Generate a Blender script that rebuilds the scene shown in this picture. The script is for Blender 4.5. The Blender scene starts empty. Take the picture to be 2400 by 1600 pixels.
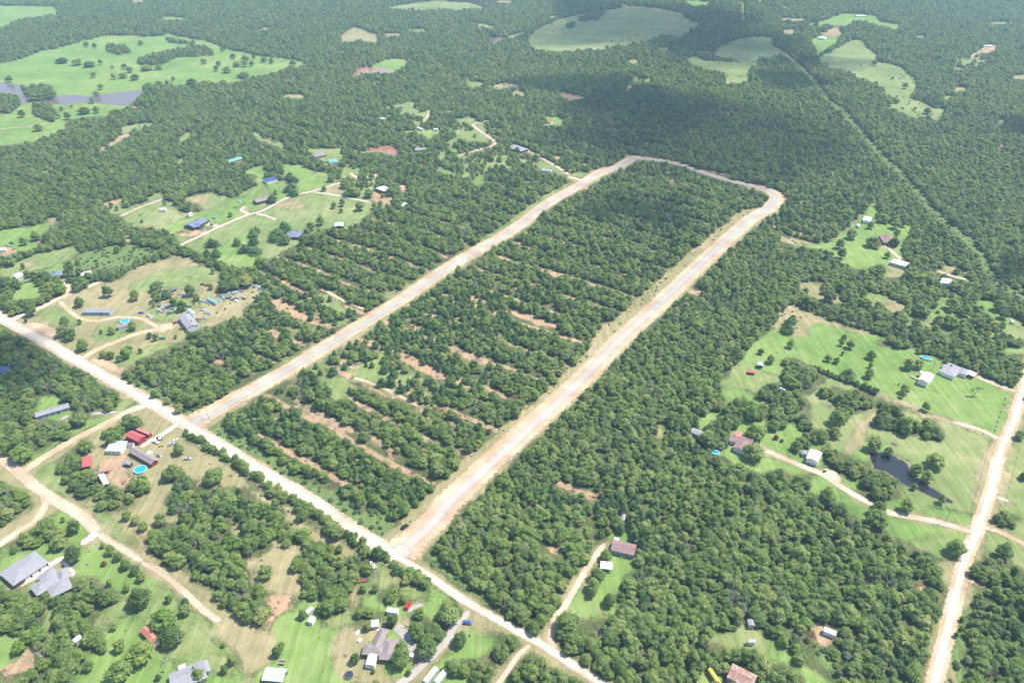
import bpy, bmesh, math, random
import numpy as np
from mathutils import Vector, Matrix
R = math.radians
rng = np.random.default_rng(7)
random.seed(7)
S = bpy.context.scene
C = S.collection

# ------------------------------------------------------------------ camera, world, sun, exposure
CAM_H, PITCH, FPX, CX, CY = 300.0, R(32.4), 1717.0, 1200.0, 800.0
cam_d = bpy.data.cameras.new('camera'); cam = bpy.data.objects.new('camera', cam_d); C.objects.link(cam)
cam.location = (0, 0, CAM_H); cam.rotation_euler = (math.pi/2 - PITCH, 0, 0)
cam_d.sensor_width = 36; cam_d.lens = 36*FPX/2400.0; cam_d.clip_start = 1; cam_d.clip_end = 60000
S.camera = cam
HAZE = .00014
SUN_EL, SUN_AZ = R(61), R(17)          # azimuth measured from +X towards +Y
sdir = Vector((math.cos(SUN_EL)*math.cos(SUN_AZ), math.cos(SUN_EL)*math.sin(SUN_AZ), math.sin(SUN_EL)))
w = bpy.data.worlds.new('World'); S.world = w; w.use_nodes = True
nt = w.node_tree; bg = nt.nodes['Background']; sky = nt.nodes.new('ShaderNodeTexSky')
sky.sky_type = 'NISHITA'; sky.sun_disc = False; sky.sun_elevation = SUN_EL
sky.sun_rotation = math.pi/2 - SUN_AZ; sky.altitude = 300
nt.links.new(sky.outputs[0], bg.inputs[0]); bg.inputs[1].default_value = 0.15
sl = bpy.data.lights.new('sun', 'SUN'); sun = bpy.data.objects.new('sun', sl); C.objects.link(sun)
sl.energy = 4.6; sl.angle = R(0.53); sl.color = (1, 0.95, 0.88)
sun.rotation_euler = sdir.to_track_quat('Z', 'Y').to_euler()
S.view_settings.view_transform = 'Standard'; S.view_settings.look = 'None'
S.view_settings.gamma = 1; S.view_settings.exposure = 0.72; S.view_settings.use_curve_mapping = False
S.cycles.max_bounces = 5; S.cycles.diffuse_bounces = 2; S.cycles.glossy_bounces = 2
S.cycles.transmission_bounces = 3; S.cycles.transparent_max_bounces = 8; S.cycles.volume_bounces = 0

# ------------------------------------------------------------------ surveying: photo marks -> ground points
cp, sp_ = math.cos(PITCH), math.sin(PITCH)
def at(px, py, z=0.0):
    x = (px-CX)/FPX; y = -(py-CY)/FPX
    d = np.array([x, cp + y*sp_, -sp_ + y*cp])
    t = (z - CAM_H)/d[2]
    return Vector((d[0]*t, d[1]*t, z))
def at_np(px, py, z=0.0):
    x = (px-CX)/FPX; y = -(py-CY)/FPX
    t = (z-CAM_H)/(-sp_ + y*cp)
    return x*t, (cp + y*sp_)*t
def proj(X, Y, Z=0.0):
    dz = Z-CAM_H
    depth = Y*cp - dz*sp_
    up = Y*sp_ + dz*cp
    return CX + FPX*X/depth, CY - FPX*up/depth, depth
TL = {'A': (0, 0, 2.936), 'B': (800, 0, 2.936), 'C': (1600, 0, 2.936), 'D': (0, 400, 3.92), 'E': (600, 400, 3.92),
      'F': (1200, 400, 3.92), 'G': (1800, 400, 3.92), 'H': (0, 800, 3.92), 'I': (600, 800, 3.92), 'J': (1200, 800, 3.92),
      'K': (1800, 800, 3.92), 'M': (0, 1200, 3.92), 'N': (600, 1200, 3.92), 'O': (1200, 1200, 3.92), 'P': (1800, 1200, 3.92),
      'a': (0, 1270, 11.76), 'b': (820, 1400, 7.84), 'c': (180, 980, 9.8), 'd': (330, 640, 7.84), 'e': (1680, 980, 9.046), 'f': (2100, 810, 7.84)}
def pts(s):
    out = []; t = None
    for w_ in s.split():
        if w_[0].isalpha(): t = TL[w_[0]]; w_ = w_[1:]
        v = w_.split(',')
        out.append([t[0]+float(v[0])/t[2], t[1]+float(v[1])/t[2]] + [float(q)/t[2] for q in v[2:]])
    return out

# ------------------------------------------------------------------ land cover survey
# classes: 0 wood, 1 lush, 2 grass, 3 dry, 4 soil, 5 open wood, 6 cedar thicket, 7 scrub, 8 road (nothing grows)
CL = dict(wood=0, lush=1, grass=2, dry=3, soil=4, open=5, cedar=6, scrub=7, road=8)
ZN = [
('lush', 'A-100,20 30,40 240,40 370,45 425,95 300,120 180,125 100,150 20,185 -100,200'),
('lush', 'A-100,440 60,425 200,385 290,345 400,330 500,300 620,270 700,245 900,245 1050,250 1130,240 1140,225 1250,255 1400,275 1480,300 1520,320 1600,350 1700,360 1800,390 1960,400 2100,425 2080,450 1950,470 1880,500 1700,530 1620,560 1560,580 1440,560 1200,600 1000,610 980,640 900,720 820,760 720,800 600,800 540,810 440,830 450,880 340,930 230,970 100,990 0,1000 -100,1010'),
('wood', 'A930,410 1000,380 1200,330 1400,310 1480,350 1400,385 1200,400 1100,450 950,450'),
('wood', 'A730,300 850,310 910,360 800,375 730,350'), ('wood', 'A1140,250 1340,290 1350,312 1150,290'),
('wood', 'A150,590 340,580 385,640 260,665 140,630'), ('wood', 'A-100,630 130,650 150,710 60,780 -100,780'),
('wood', 'A210,690 330,700 380,750 370,840 240,800'), ('wood', 'A980,570 1200,590 1440,560 1600,600 1000,690'),
('soil', 'A660,1030 750,985 830,930 880,915 970,900 850,950 740,1020 700,1045'),
('grass', 'A830,870 1100,830 1000,880 900,900 830,925'), ('grass', 'A270,1200 370,1140 400,1150 300,1215'),
('grass', 'A1200,960 1300,900 1320,930 1240,975'), ('grass', 'A1200,1110 1330,1050 1300,1080 1220,1130'),
('grass', 'A1720,905 1770,900 1800,950 1970,990 1950,1030 1900,1010 1800,970'), ('grass', 'A2090,1010 2200,1020 2349,1020 2349,1100 2240,1110 2150,1060'),
('soil', 'A900,725 1010,725 980,745 900,745'), ('soil', 'A690,1400 760,1380 860,1355 850,1385 760,1410 700,1415'), ('soil', 'A310,1520 400,1485 410,1510 350,1560'),
('dry', 'A1690,200 1860,190 1870,205 1700,212'), ('dry', 'A900,0 1000,0 980,12 910,12'),
('grass', 'B1280,260 1330,210 1500,130 1650,95 1800,65 1950,55 2100,60 2349,110 C130,160 60,210 0,230 B2349,250 2200,240 2100,290 1830,320 1800,340 1500,350 1350,345 1290,320'),
('dry', 'B1880,10 1980,40 2150,50 2349,90 2349,112 2100,62 1950,55'),
('wood', 'B1620,125 1700,95 1830,70 1760,135 1650,145'), ('wood', 'B1535,165 1610,150 1600,185 1545,190'),
('grass', 'B300,50 500,20 650,0 900,20 1010,62 900,60 800,75 700,60 600,75 400,65'), ('dry', 'B0,240 90,180 250,240 240,300 150,280 0,290'),
('grass', 'B850,140 1000,170 1070,190 1000,200 880,160'), ('grass', 'B1430,110 1530,95 1500,130 1440,130'), ('grass', 'B1130,250 1260,215 1260,235 1150,265'),
('lush', 'B210,450 300,410 400,400 465,420 440,450 350,500 240,480'),
('soil', 'B1955,632 1955,590 2030,575 2000,600 1975,635'), ('soil', 'B1490,650 1520,625 1600,655 1680,660 1670,680 1560,690'),
('open', 'B230,680 300,720 400,690 480,680 600,720 690,740 600,780 560,840 500,900 450,950 300,980 340,930 480,880 450,820 300,820 280,760'),
('lush', 'B500,900 620,890 700,890 650,920 600,960 560,940'), ('lush', 'B1380,800 1500,800 1530,830 1500,870 1440,850'), ('grass', 'B860,800 910,800 960,850 900,850'),
('open', 'B880,1100 1130,1000 1320,1130 1000,1260 700,1180 640,1050 750,960'), ('open', 'B700,830 900,800 1020,900 1040,1000 760,980'), ('open', 'B0,1160 60,1120 230,1200 250,1300 100,1330 0,1280'), ('open', 'D960,860 1180,760 1300,700 1450,720 1200,860'), ('lush', 'B740,1000 800,1020 780,1060 740,1040'), ('lush', 'B900,1240 960,1210 1000,1200 980,1260 900,1270'), ('lush', 'B660,1140 760,1180 740,1200 670,1180'),
('grass', 'B1000,1110 1130,1120 1110,1150 1000,1180'),
('grass', 'B1310,1130 1380,1110 1450,1130 1550,1190 1700,1180 1850,1120 1700,1200 1580,1220 1400,1170'), ('soil', 'B1440,1065 1530,1080 1520,1098 1460,1080'),
('lush', 'C0,0 200,10 150,45 60,40'), ('grass', 'C390,20 420,0 430,140 405,130'), ('grass', 'C480,0 560,0 520,20'), ('lush', 'C670,35 740,50 700,60'),
('grass', 'C200,370 260,310 380,265 500,250 610,255 620,310 680,345 660,380 560,400 480,420 460,500 450,560 380,570 290,580 290,520 230,480 150,480 60,440 30,400 110,380'),
('wood', 'C110,390 160,375 380,405 385,430 250,420 120,410'),
('lush', 'C830,170 940,150 1100,90 1200,95 1330,110 1360,150 1490,170 1480,200 1400,190 1330,170 1260,150 1200,150 1130,180 1050,180 980,160 930,190'),
('lush', 'C870,280 950,240 1040,200 1100,240 1050,270 1070,290 970,370 920,370 900,310'), ('soil', 'C930,230 980,200 1060,190 1110,245 1060,250 1000,240'), ('dry', 'C680,205 750,195 790,240 700,230'),
('grass', 'C960,380 1050,310 1150,270 1240,280 1270,330 1340,390 1320,420 1440,440 1530,480 1590,540 1400,520 1200,530 1180,500 1000,470 990,430 920,430'),
('grass', 'C1180,500 1590,540 1620,590 1580,640 1570,680 1650,700 1720,740 1800,745 1800,770 1750,830 1700,800 1600,810 1500,770 1400,740 1420,700 1480,720 1480,680 1380,640 1380,600 1300,560 1200,530'),
('open', 'C1880,390 2000,390 2100,400 2080,440 2000,520 1940,580 1910,560 1930,500 1850,500'), ('soil', 'C2030,380 2050,340 2100,300 2160,310 2160,350 2060,370'), ('dry', 'C1880,385 2240,400 2240,410 1880,395'),
('grass', 'C2180,820 2230,830 2160,880 2130,930 2110,940 2130,880'), ('soil', 'C2165,990 2215,990 2200,1030'), ('soil', 'C2280,1150 2349,1190 2300,1195'),
('lush', 'C1375,1300 1460,1300 1470,1320 1390,1320'), ('soil', 'C820,1310 980,1330 970,1345 860,1333'), ('soil', 'C1070,1330 1150,1335 1140,1345 1080,1342'),
('cedar', 'C700,1320 800,1300 1000,1340 1300,1360 1330,1380 1150,1568 500,1568 620,1430'),
('soil', 'G20,490 200,540 400,600 520,630 500,650 350,612 180,560 20,512'), ('soil', 'G250,420 420,450 400,475 300,462'), ('soil', 'G600,485 650,495 640,510'),
('dry', 'G100,590 400,650 640,700 520,720 250,690 100,630'),
('lush', 'G990,250 1010,310 990,420 1000,480 1200,500 1330,500 1300,560 1250,680 1230,760 1300,830 1280,920 1290,980 1100,980 1000,860 820,910 780,870 620,820 530,720 250,690 230,660 520,660 570,630 700,550 760,470 850,400 930,300'),
('dry', 'G530,660 700,530 880,380 990,260 980,300 870,420 740,540 600,640'), ('dry', 'G1100,840 1230,920 1250,960 1110,970'),
('dry', 'G1540,830 1850,930 1870,960 1600,920'), ('lush', 'G1670,490 1760,530 1740,570 1690,540'), ('lush', 'G1530,980 1600,1000 1480,1060 1440,1070'),
('dry', 'G240,1100 300,1020 520,1030 500,1080 450,1150 640,1110 680,1180 640,1240 400,1150 300,1100'),
('open', 'G800,1110 900,1090 1050,1150 1250,1200 1300,1250 1600,1150 1800,1130 1850,1200 2080,1180 2100,1250 2352,1380 2452,1568 1900,1568 1750,1480 1500,1568 1200,1390 1100,1270 950,1250 850,1200'),
('lush', 'G1600,1180 1750,1250 1620,1300 1480,1300 1560,1200'), ('lush', 'G1900,1200 2080,1180 2120,1330 2352,1400 2352,1450 2100,1400 1950,1300'), ('dry', 'G1080,1180 1300,1230 1150,1350 1080,1260'),
('grass', 'G1300,1310 1600,1340 1500,1400 1400,1460 1280,1400'),
('lush', 'J1880,370 1950,520 1920,640 1780,650 1690,740 1680,900 1750,1000 1930,1050 2000,1100 2120,1120 2200,1190 2352,1200 K60,1190 330,1370 450,1420 640,1480 760,1568 P780,30 900,80 1150,180 1280,290 1570,370 1620,640 1560,850 1640,870 1700,620 1850,230 1930,0 K2160,850 2290,450 2000,350 1880,320 1600,190 1500,120 1380,130 1360,40 1230,70 1060,70 950,10 G1180,1568 1000,1500 750,1430 480,1330 190,1215 110,1300 20,1440 J2240,0 2160,80 2130,160 1970,260'),
('dry', 'G190,1215 110,1300 20,1440 150,1500 300,1540 420,1440 480,1390 750,1470 980,1520 980,1500 750,1430 480,1330'),
('grass', 'J1980,270 2120,230 2352,300 K150,330 90,370 J2250,450 1900,420'), 
('grass', 'K340,480 500,330 900,430 1200,600 1700,760 2040,920 1900,1568 1400,1568 1300,1440 1180,1320 1400,1280 1250,1100 1100,1000 1000,830 900,900 700,1060 560,940 350,740'),
('grass', 'P1260,280 1560,200 1700,250 1740,420 1650,700 1560,850 1620,620 1570,370'), ('dry', 'P1580,420 1720,420 1640,700 1600,640'),
('wood', 'K110,170 180,130 330,190 480,260 500,340 400,380 370,450 240,480 160,400 140,340 180,290 100,220'),
('wood', 'K0,380 100,370 110,440 200,480 340,500 350,560 300,640 370,740 380,830 300,830 230,720 120,800 30,830 0,780'),
('wood', 'J1940,660 1960,590 2060,490 2250,560 2352,560 2352,720 2230,710 2100,720 2060,790 1980,800 1960,900 1970,970 1720,1000 1700,930 1760,770 1900,690'),
('wood', 'J2240,470 2352,380 2352,540 2250,520'),
('wood', 'K480,440 600,400 700,470 820,420 970,500 960,600 860,610 780,670 720,750 640,750 560,680 640,600 500,520'),
('wood', 'K970,560 1080,510 1240,620 1280,720 1400,730 1400,860 1260,860 1160,840 1000,800 950,720 1000,660'),
('wood', 'K1420,720 1480,700 1600,760 1640,850 1580,930 1420,880'), ('wood', 'K200,960 300,880 440,800 560,800 570,880 440,940 360,960 220,1060'),
('wood', 'K480,1000 600,960 680,1060 900,1090 960,1170 1180,1230 1190,1340 1120,1450 980,1460 840,1400 870,1320 700,1200 550,1170'),
('wood', 'K40,1170 120,1140 200,1230 370,1200 380,1290 320,1350 200,1340 60,1250'),
('wood', 'K1370,80 1440,30 1700,0 2000,50 2130,80 2352,130 2352,280 2300,440 2180,400 1900,300 1650,170 1500,160 1450,100'),
('lush', 'K2120,110 2140,60 2400,40 2400,110'),
('grass', 'K2340,600 2450,600 2450,1568 2050,1568 2160,1100 2260,850'), ('grass', 'P2050,0 2450,0 2450,600 2330,560 2300,480 2230,480 2200,400 2000,400 1930,470 1980,150'),
('wood', 'P1940,440 2080,370 2230,480 2240,640 2000,640 1860,560'), ('wood', 'P2090,0 2300,0 2330,100 2220,160 2090,130'),
('scrub', 'P1830,650 1960,660 1900,850 1870,1000 1830,1250 1770,1600 1640,1600 1720,1000'), ('lush', 'P2020,830 2220,820 2200,860 2050,870'),
('lush', 'P-150,1090 100,1150 150,1330 400,1450 680,1600 300,1800 0,1800'), ('scrub', 'P330,1210 480,1180 560,1300 640,1400 560,1480 400,1330'), ('wood', 'P-100,1330 200,1420 330,1600 0,1700 -200,1600'),
('soil', 'P350,1000 480,1010 620,1100 620,1170 450,1190 400,1150'), ('soil', 'P1290,650 1430,640 1440,700 1340,740'),
('lush', 'O940,430 1130,420 1130,520 1050,600 1000,640 980,740 960,860 960,920 830,1030 650,1020 620,940 500,900 700,560 800,480 830,250 900,190 1000,120 1090,150 1070,280'),
('soil', 'O690,870 830,920 810,1010 740,960'), ('soil', 'O600,920 640,930 650,1020 615,1000'), ('grass', 'O430,930 340,930 300,1000 310,1180 380,1170 390,1000'),
('lush', 'O1660,1600 1700,1440 1800,1470 1950,1500 1950,1600'), ('grass', 'O2100,1080 2352,1100 2352,1300 2100,1260 1700,1240 1600,1230 1680,1160'),
('soil', 'J370,1210 430,1260 600,1290 800,1400 760,1450 620,1400 420,1340'), ('soil', 'J710,1010 880,1050 850,1095 740,1060'), ('soil', 'J860,1450 940,1480 900,1510'),
('soil', 'O180,230 270,250 440,330 510,390 480,420 340,370'), ('soil', 'J1160,170 1240,190 1230,220 1170,200'), ('soil', 'J980,1130 1030,1160 1010,1190'), ('grass', 'J1340,760 1420,780 1380,880 1300,920'), ('dry','J640,1290 680,1300 660,1350'),
# south of the county road
('dry', 'H1200,650 1370,600 1620,760 2352,1230 N600,20 1220,370 1600,680 1930,900 O0,1140 860,1600 O860,1900 M-900,1900 M-900,-200 H-500,1250 H-300,900 0,1000 200,1150 640,900 1070,690'),
('grass', 'H330,1180 520,1080 520,1200 760,1480 1000,1600 M1000,0 1350,420 2000,980 2352,1230 M2100,1000 1300,480 900,180 H400,1280'),
('lush', 'M-400,430 0,340 300,100 500,0 700,0 830,170 700,290 1300,480 1420,560 1650,800 2000,1010 2000,1150 2180,1320 2250,1568 2250,1900 -400,1900'),
('grass', 'M850,1000 1200,760 1400,650 1600,800 1900,1000 1980,1200 1500,1300 1380,1000 1200,900 900,1150'), ('grass', 'M1450,1250 1900,1200 2100,1350 2200,1568 1900,1500 1600,1400'),
('lush', 'N50,1120 400,790 500,850 880,900 960,700 1050,460 1200,480 1220,620 1500,700 1600,680 1920,900 1850,1000 O0,1160 O600,1600 O600,1900 N-100,1900 N0,1500 150,1400 150,1200'),
('grass', 'N1000,450 1200,480 1230,620 1500,700 1650,790 1400,830 1200,700 960,760 900,1000 700,1050 480,900 880,900 960,700'),
('dry', 'N800,1030 1100,1060 1080,1200 960,1290 740,1290'), ('dry', 'N700,1300 1000,1300 1250,1400 1250,1550 650,1480'), ('dry', 'N1100,600 1250,620 1290,660 1150,650'),
('dry', 'M2050,1040 2130,990 2352,1130 N0,1110 150,1200 120,1350 0,1470 M2352,1500 2250,1540 2190,1300 2060,1250'),
('soil', 'N-20,1080 120,940 300,830 320,860 150,1010 60,1100'), ('soil', 'N0,650 110,760 160,800 380,750 200,880 120,960 100,720'), ('soil', 'N550,990 650,985 600,1080 550,1060'), ('soil', 'N0,1470 60,1450 80,1560 0,1568'),
('soil', 'N1280,1460 1370,1460 1360,1500 1290,1500'), ('soil', 'M1640,30 1560,20 1500,90 1370,120 1350,330 1240,190 1400,80'), ('soil', 'M1380,350 1500,420 1540,500 1450,440'), ('soil', 'M40,470 180,400 260,380 150,430 50,500'),
('soil', 'M0,1420 200,1320 260,1200 330,1330 320,1400 100,1500 -200,1620'), ('soil', 'M830,970 930,860 950,880 850,1010'), ('soil', 'M2060,1240 2110,1270 2180,1330 2230,1500 2100,1300'),
('soil', 'H1080,1080 1200,1030 1190,1100 1140,1150 1230,1200 1120,1420 1090,1300 1000,1250 930,1230 900,1150 950,1080'), ('soil', 'H1500,1010 1560,1050 1700,1040 1690,1065 1560,1075 1500,1050'),
('soil', 'H1760,1320 1880,1260 1860,1400 1790,1420'), ('soil', 'H2160,1300 2352,1360 2352,1400 2200,1360'), ('soil', 'M2200,250 2260,280 2300,480 2330,640 2260,560'), ('soil', 'N150,520 240,510 200,560 160,580'),
('wood', 'H640,930 740,890 850,950 840,1010 730,1030 740,1130 870,1170 880,1250 960,1270 980,1320 1090,1340 1100,1560 900,1540 890,1420 740,1450 620,1370 600,1250 510,1190 540,1050 620,1000'),
('wood', 'H940,790 1060,770 1120,860 1100,930 960,950'), ('wood', 'H1060,680 1200,660 1320,760 1300,790 1150,780 1060,720'),
('wood', 'H1150,1350 1250,1230 1330,1220 1370,1370 1340,1410 1240,1410 1220,1568 1100,1568 1140,1440'),
('wood', 'H1500,1270 1500,1200 1630,1130 1670,1200 1770,1270 1720,1380 1700,1450 1520,1490 1500,1420 1600,1360 1640,1290'),
('wood', 'H1500,1450 1700,1420 1870,1330 2000,1340 2130,1310 2352,1430 I0,1440 180,1500 260,1568 N320,110 440,180 400,260 300,330 180,200 80,370 0,410 M2352,420 2260,380 2210,220 2250,100 2100,80 1900,70 1700,50 1560,0'),
('wood', 'N430,180 560,260 680,290 740,400 880,370 1050,480 1050,600 870,660 840,880 660,960 570,900 590,830 420,780 410,700 430,590 340,560 340,430 400,340'),
('wood', 'M1370,300 1380,200 1450,140 1600,100 1900,30 2100,100 2100,200 2200,270 2230,480 2250,600 2352,680 N100,720 120,1000 0,1040 M2280,990 2150,930 2000,800 1930,730 1950,660 1880,660 1750,610 1560,500 1500,400 1370,350'),
('wood', 'N900,930 960,820 1050,880 1190,900 1200,960 1100,980 1000,1080 960,1000'), ('wood', 'N1130,800 1160,740 1270,700 1400,730 1400,800 1300,850 1200,860'),
('wood', 'N1640,940 1700,830 1800,810 1900,900 1880,990 1790,1040 1780,1150 1640,1190 1660,1290 1550,1320 1460,1230 1440,1130 1400,1060 1340,1020 1360,950 1440,960 1560,1050 1620,1020'),
('wood', 'N1750,1400 1820,1330 1930,1320 2100,1330 2200,1240 2170,1180 2352,1150 2352,1290 2250,1450 2050,1600 1950,1540 1850,1530 1760,1480'), ('wood', 'N800,1600 870,1520 1000,1550 1120,1510 1140,1600'),
('wood', 'O0,1130 60,1180 0,1240'), ('wood', 'O70,1280 180,1260 420,1440 600,1500 700,1620 600,1800 0,1900 0,1480 60,1400'), ('dry', 'O100,1540 240,1530 260,1600 80,1600'),
('wood', 'M0,700 200,700 300,740 600,730 700,780 880,850 880,950 800,980 820,1100 860,1020 930,1040 970,1240 900,1250 740,1280 740,1400 620,1568 620,1800 -400,1800 -400,1500 100,1500 320,1400 330,1330 250,1200 180,1130 0,1150 -400,1100 -400,700'),
('grass', 'M380,900 480,900 560,1100 420,1120'), ('wood', 'M630,600 780,560 870,650 960,690 1100,740 1060,860 930,860 830,820 700,720'),
('wood', 'M70,300 200,200 330,80 480,80 600,240 590,320 520,360 440,260 380,320 200,380 80,400'), ('wood', 'M-300,250 30,390 30,480 -300,560'),
# north-west
('lush', 'H270,640 340,580 330,470 420,490 520,480 590,520 600,560 680,570 650,660 560,700 400,720 330,700'), ('soil', 'H520,570 640,550 690,580 680,610 640,590'),
('lush', 'H820,650 1050,660 1040,690 900,740 640,870 400,1010 180,1140 100,1110 280,1040 400,950 520,900 650,830 660,780 830,690'), ('grass', 'H1000,640 1100,640 1260,550 1180,500 1050,600'),
('dry', 'H0,1180 60,1180 180,1240 350,1400 400,1568 M340,0 0,250 M-300,200 H-300,1100'), ('wood', 'H-500,1200 0,1240 130,1330 330,1420 320,1490 200,1568 M120,60 0,140 -500,250'),
('dry', 'D150,1370 240,1300 330,1270 560,1190 720,1130 870,1080 920,1050 1000,1020 1200,950 1400,850 1600,770 1720,790 1830,850 2030,930 2010,1000 2000,1090 1920,1120 2000,1130 2200,1050 2352,1020 E0,1030 60,1080 20,1150 D2352,1180 2200,1290 2300,1320 2000,1400 1720,1460 1740,1568 H1700,0 1500,80 1300,130 1190,230 1110,340 900,250 740,150 480,0 D430,1568'),
('grass', 'D1150,1050 1600,880 1900,860 2000,950 1950,1020 1700,1080 1500,1060 1300,1120 1180,1110'), ('grass', 'D330,1290 560,1220 700,1340 740,1420 500,1430 340,1330'), ('grass', 'D1300,1300 1500,1180 1700,1150 1900,1200 1650,1300 1640,1370 1500,1400 1350,1350'),
('grass', 'H1000,190 1300,40 1700,0 1500,80 1300,130 1190,230 1100,240'), ('grass', 'D900,1400 1150,1370 1400,1420 1200,1540 900,1568'), ('lush', 'D1800,1380 1900,1350 1850,1420'),
('soil', 'D1540,1080 1650,1070 1660,1110 1540,1190 1400,1200 1480,1160'), ('soil', 'D1390,1300 1500,1240 1560,1250 1600,1290 1460,1330'), ('soil', 'D2200,1050 2260,1040 2300,1090 2220,1100'),
('lush', 'D110,1130 130,1050 340,1020 380,1080 350,1160 200,1190 100,1180'),
('lush', 'D0,540 200,520 400,480 420,420 530,420 520,460 400,560 400,650 330,700 200,740 150,770 0,800 -300,800 -300,540'), ('soil', 'D0,700 130,700 150,780 60,800 0,800'), ('soil', 'D420,430 530,415 540,450 430,480'), ('soil', 'D340,620 400,610 390,660 330,680'),
('grass', 'D0,870 130,850 350,760 700,690 720,740 640,800 560,850 280,920 320,960 340,1000 130,1040 0,960'), ('dry', 'D200,840 380,830 330,880 220,890'),
('lush', 'D560,850 690,800 720,900 700,980 600,920 350,920'), ('scrub', 'D700,760 1000,700 1250,680 1500,720 1300,830 1000,900 740,900'), ('dry', 'D930,990 1200,880 1420,820 1400,850 1200,950 1000,1010'), ('dry', 'D1120,590 1220,580 1200,670 1130,640'),
('grass', 'D900,400 1000,360 930,310 1080,290 1150,340 1330,290 1340,240 1510,180 1500,280 1650,280 1720,230 1930,190 2130,250 2352,130 E0,0 130,170 60,130 200,100 270,90 280,220 380,200 410,60 430,0 650,10 720,100 770,120 980,180 1080,160 1130,200 1270,230 1250,330 1050,370 970,430 940,490 800,540 640,530 560,560 500,600 440,600 400,680 260,720 120,800 0,790 D2352,850 2270,920 2200,900 1960,850 1830,790 1780,700 1650,690 1600,590 1500,540 1250,500 1120,470 1120,400'),
('lush', 'D1850,800 2352,500 2352,850 2270,920 2200,900 1960,850'), ('lush', 'D2100,260 2352,200 2352,300 2280,380 2150,480 1900,520 1560,560 1500,520 1700,420 2050,380'),
('lush', 'A1650,1190 1720,1160 1810,1130 1830,1200 1830,1260 1900,1270 1970,1310 1990,1360 1900,1400 1850,1290 1750,1200'), ('lush', 'A1920,1090 1990,1140 2080,1130 2150,1180 2250,1240 2349,1250 2330,1280 2180,1320 2010,1360 1970,1330 1960,1200'),
('dry', 'E100,290 400,280 480,330 250,350'), ('dry', 'E640,160 760,130 950,210 900,250 700,220'), ('soil', 'D1620,560 1960,530 1900,570 1750,600 1640,590'), ('soil', 'D1230,520 1480,480 1400,520 1280,530'), ('soil', 'D1220,430 1330,380 1300,420'),
('soil', 'D1600,360 1740,390 1730,410 1640,390'), ('dry', 'D1680,250 1930,200 1900,320 1750,290'), ('soil', 'D930,305 1080,290 1080,305 950,320'),
('soil', 'E1080,180 1270,230 1260,320 1100,300 1050,260'), ('soil', 'E1310,140 1390,150 1370,190 1310,210'), ('soil', 'E860,320 900,320 980,370 900,350'), ('soil', 'E1250,350 1320,355 1300,380'), ('wood', 'D1590,300 1700,285 1900,340 1880,370 1700,380 1620,340'),
('cedar', 'E0,1130 130,1180 560,1120 800,1300 820,1400 640,1440 500,1568 0,1568'), ('cedar', 'H1850,0 2352,0 2352,100 2200,400 1900,300'),
('soil', 'E540,1040 620,1080 760,1170 900,1230 1040,1280 980,1295 850,1255 700,1180 560,1110'), ('soil', 'E130,1180 220,1170 380,1280 560,1350 640,1370 560,1400 400,1330 150,1215'),
('grass', 'E560,1120 700,1150 760,1200 800,1290 870,1330 780,1420 700,1400 800,1360 640,1250'), ('soil', 'E1040,760 1180,830 1130,850'), ('soil', 'E880,965 950,970 940,1000 900,995'), ('dry', 'E1180,1090 1350,1110 1330,1140 1200,1190'),
('soil', 'D2260,1360 2352,1420 2352,1450'), ('soil', 'E0,1440 120,1470 240,1540 200,1550 40,1470'), ('soil', 'H1930,150 2050,160 2060,210 1960,200'), ('soil', 'H2100,220 2352,300 2352,320 2200,290 2110,250'),
('cedar', 'I850,0 1200,0 1730,20 2130,160 2200,400 1560,640 900,380 600,480 200,440 440,230'), ('cedar', 'E1540,1100 1900,1130 2352,1300 2352,1568 860,1568 1300,1300'),
('grass', 'I480,200 620,180 700,240 850,260 1100,150 1200,90 1130,200 1500,330 1470,440 1300,520 1100,470 900,400 760,540 620,480 640,400 540,340 490,280'), ('grass', 'I120,650 250,670 200,740 130,700'),
('soil', 'I200,440 300,500 480,570 560,610 700,690 800,760 980,830 960,880 800,840 680,785 560,690 380,590 240,510'),
('soil', 'I640,190 780,250 1000,340 1200,420 1400,500 1540,610 1560,670 1480,645 1350,555 1100,470 900,375 700,262'),
('soil', 'I1240,90 1450,155 1600,265 1760,330 1740,375 1600,315 1400,210 1240,125'), ('soil', 'I1730,10 1950,85 2130,155 2130,205 1900,125 1740,50'), ('soil', 'I1690,690 1870,760 1850,800 1700,745'),
('soil', 'I960,850 1080,890 1200,960 1335,1060 1305,1090 1180,1010 1000,910'), ('soil', 'I1440,1120 1560,1180 1620,1250 1480,1160'), ('soil', 'I1810,370 1950,380 1950,420 1840,420'), ('soil','I2020,450 2120,480 2110,520 2040,490'),
('soil', 'F310,905 430,920 420,970 340,955'), ('soil', 'F0,1035 90,1070 60,1100 0,1075'), ('soil', 'F0,1255 200,1330 420,1410 480,1450 300,1440 150,1390 0,1305'), ('soil', 'F180,1090 260,1105 200,1135'), ('soil', 'F420,1165 510,1180 460,1210'),
('soil', 'E1880,1120 2000,1145 2200,1225 2352,1290 2352,1310 2200,1250 1980,1180'), ('soil', 'E2140,970 2270,1030 2220,1045'), ('soil', 'E1810,1330 1910,1345 1850,1390'), ('soil', 'F1430,60 1500,70 1480,100'), ('soil', 'F1120,920 1210,935 1180,960'),
('soil', 'F1640,1060 1780,1110 1750,1140 1600,1100'), ('soil', 'F2120,700 2352,750 2250,760'), ('soil', 'E2200,780 2352,790 2300,820'), ('soil', 'F0,640 100,660 60,680'), ('soil', 'E1400,1400 1500,1420 1450,1470'), ('soil', 'E1260,850 1320,870 1290,890'), ('soil', 'E2080,1420 2200,1470 2352,1530 2300,1540'),
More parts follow.
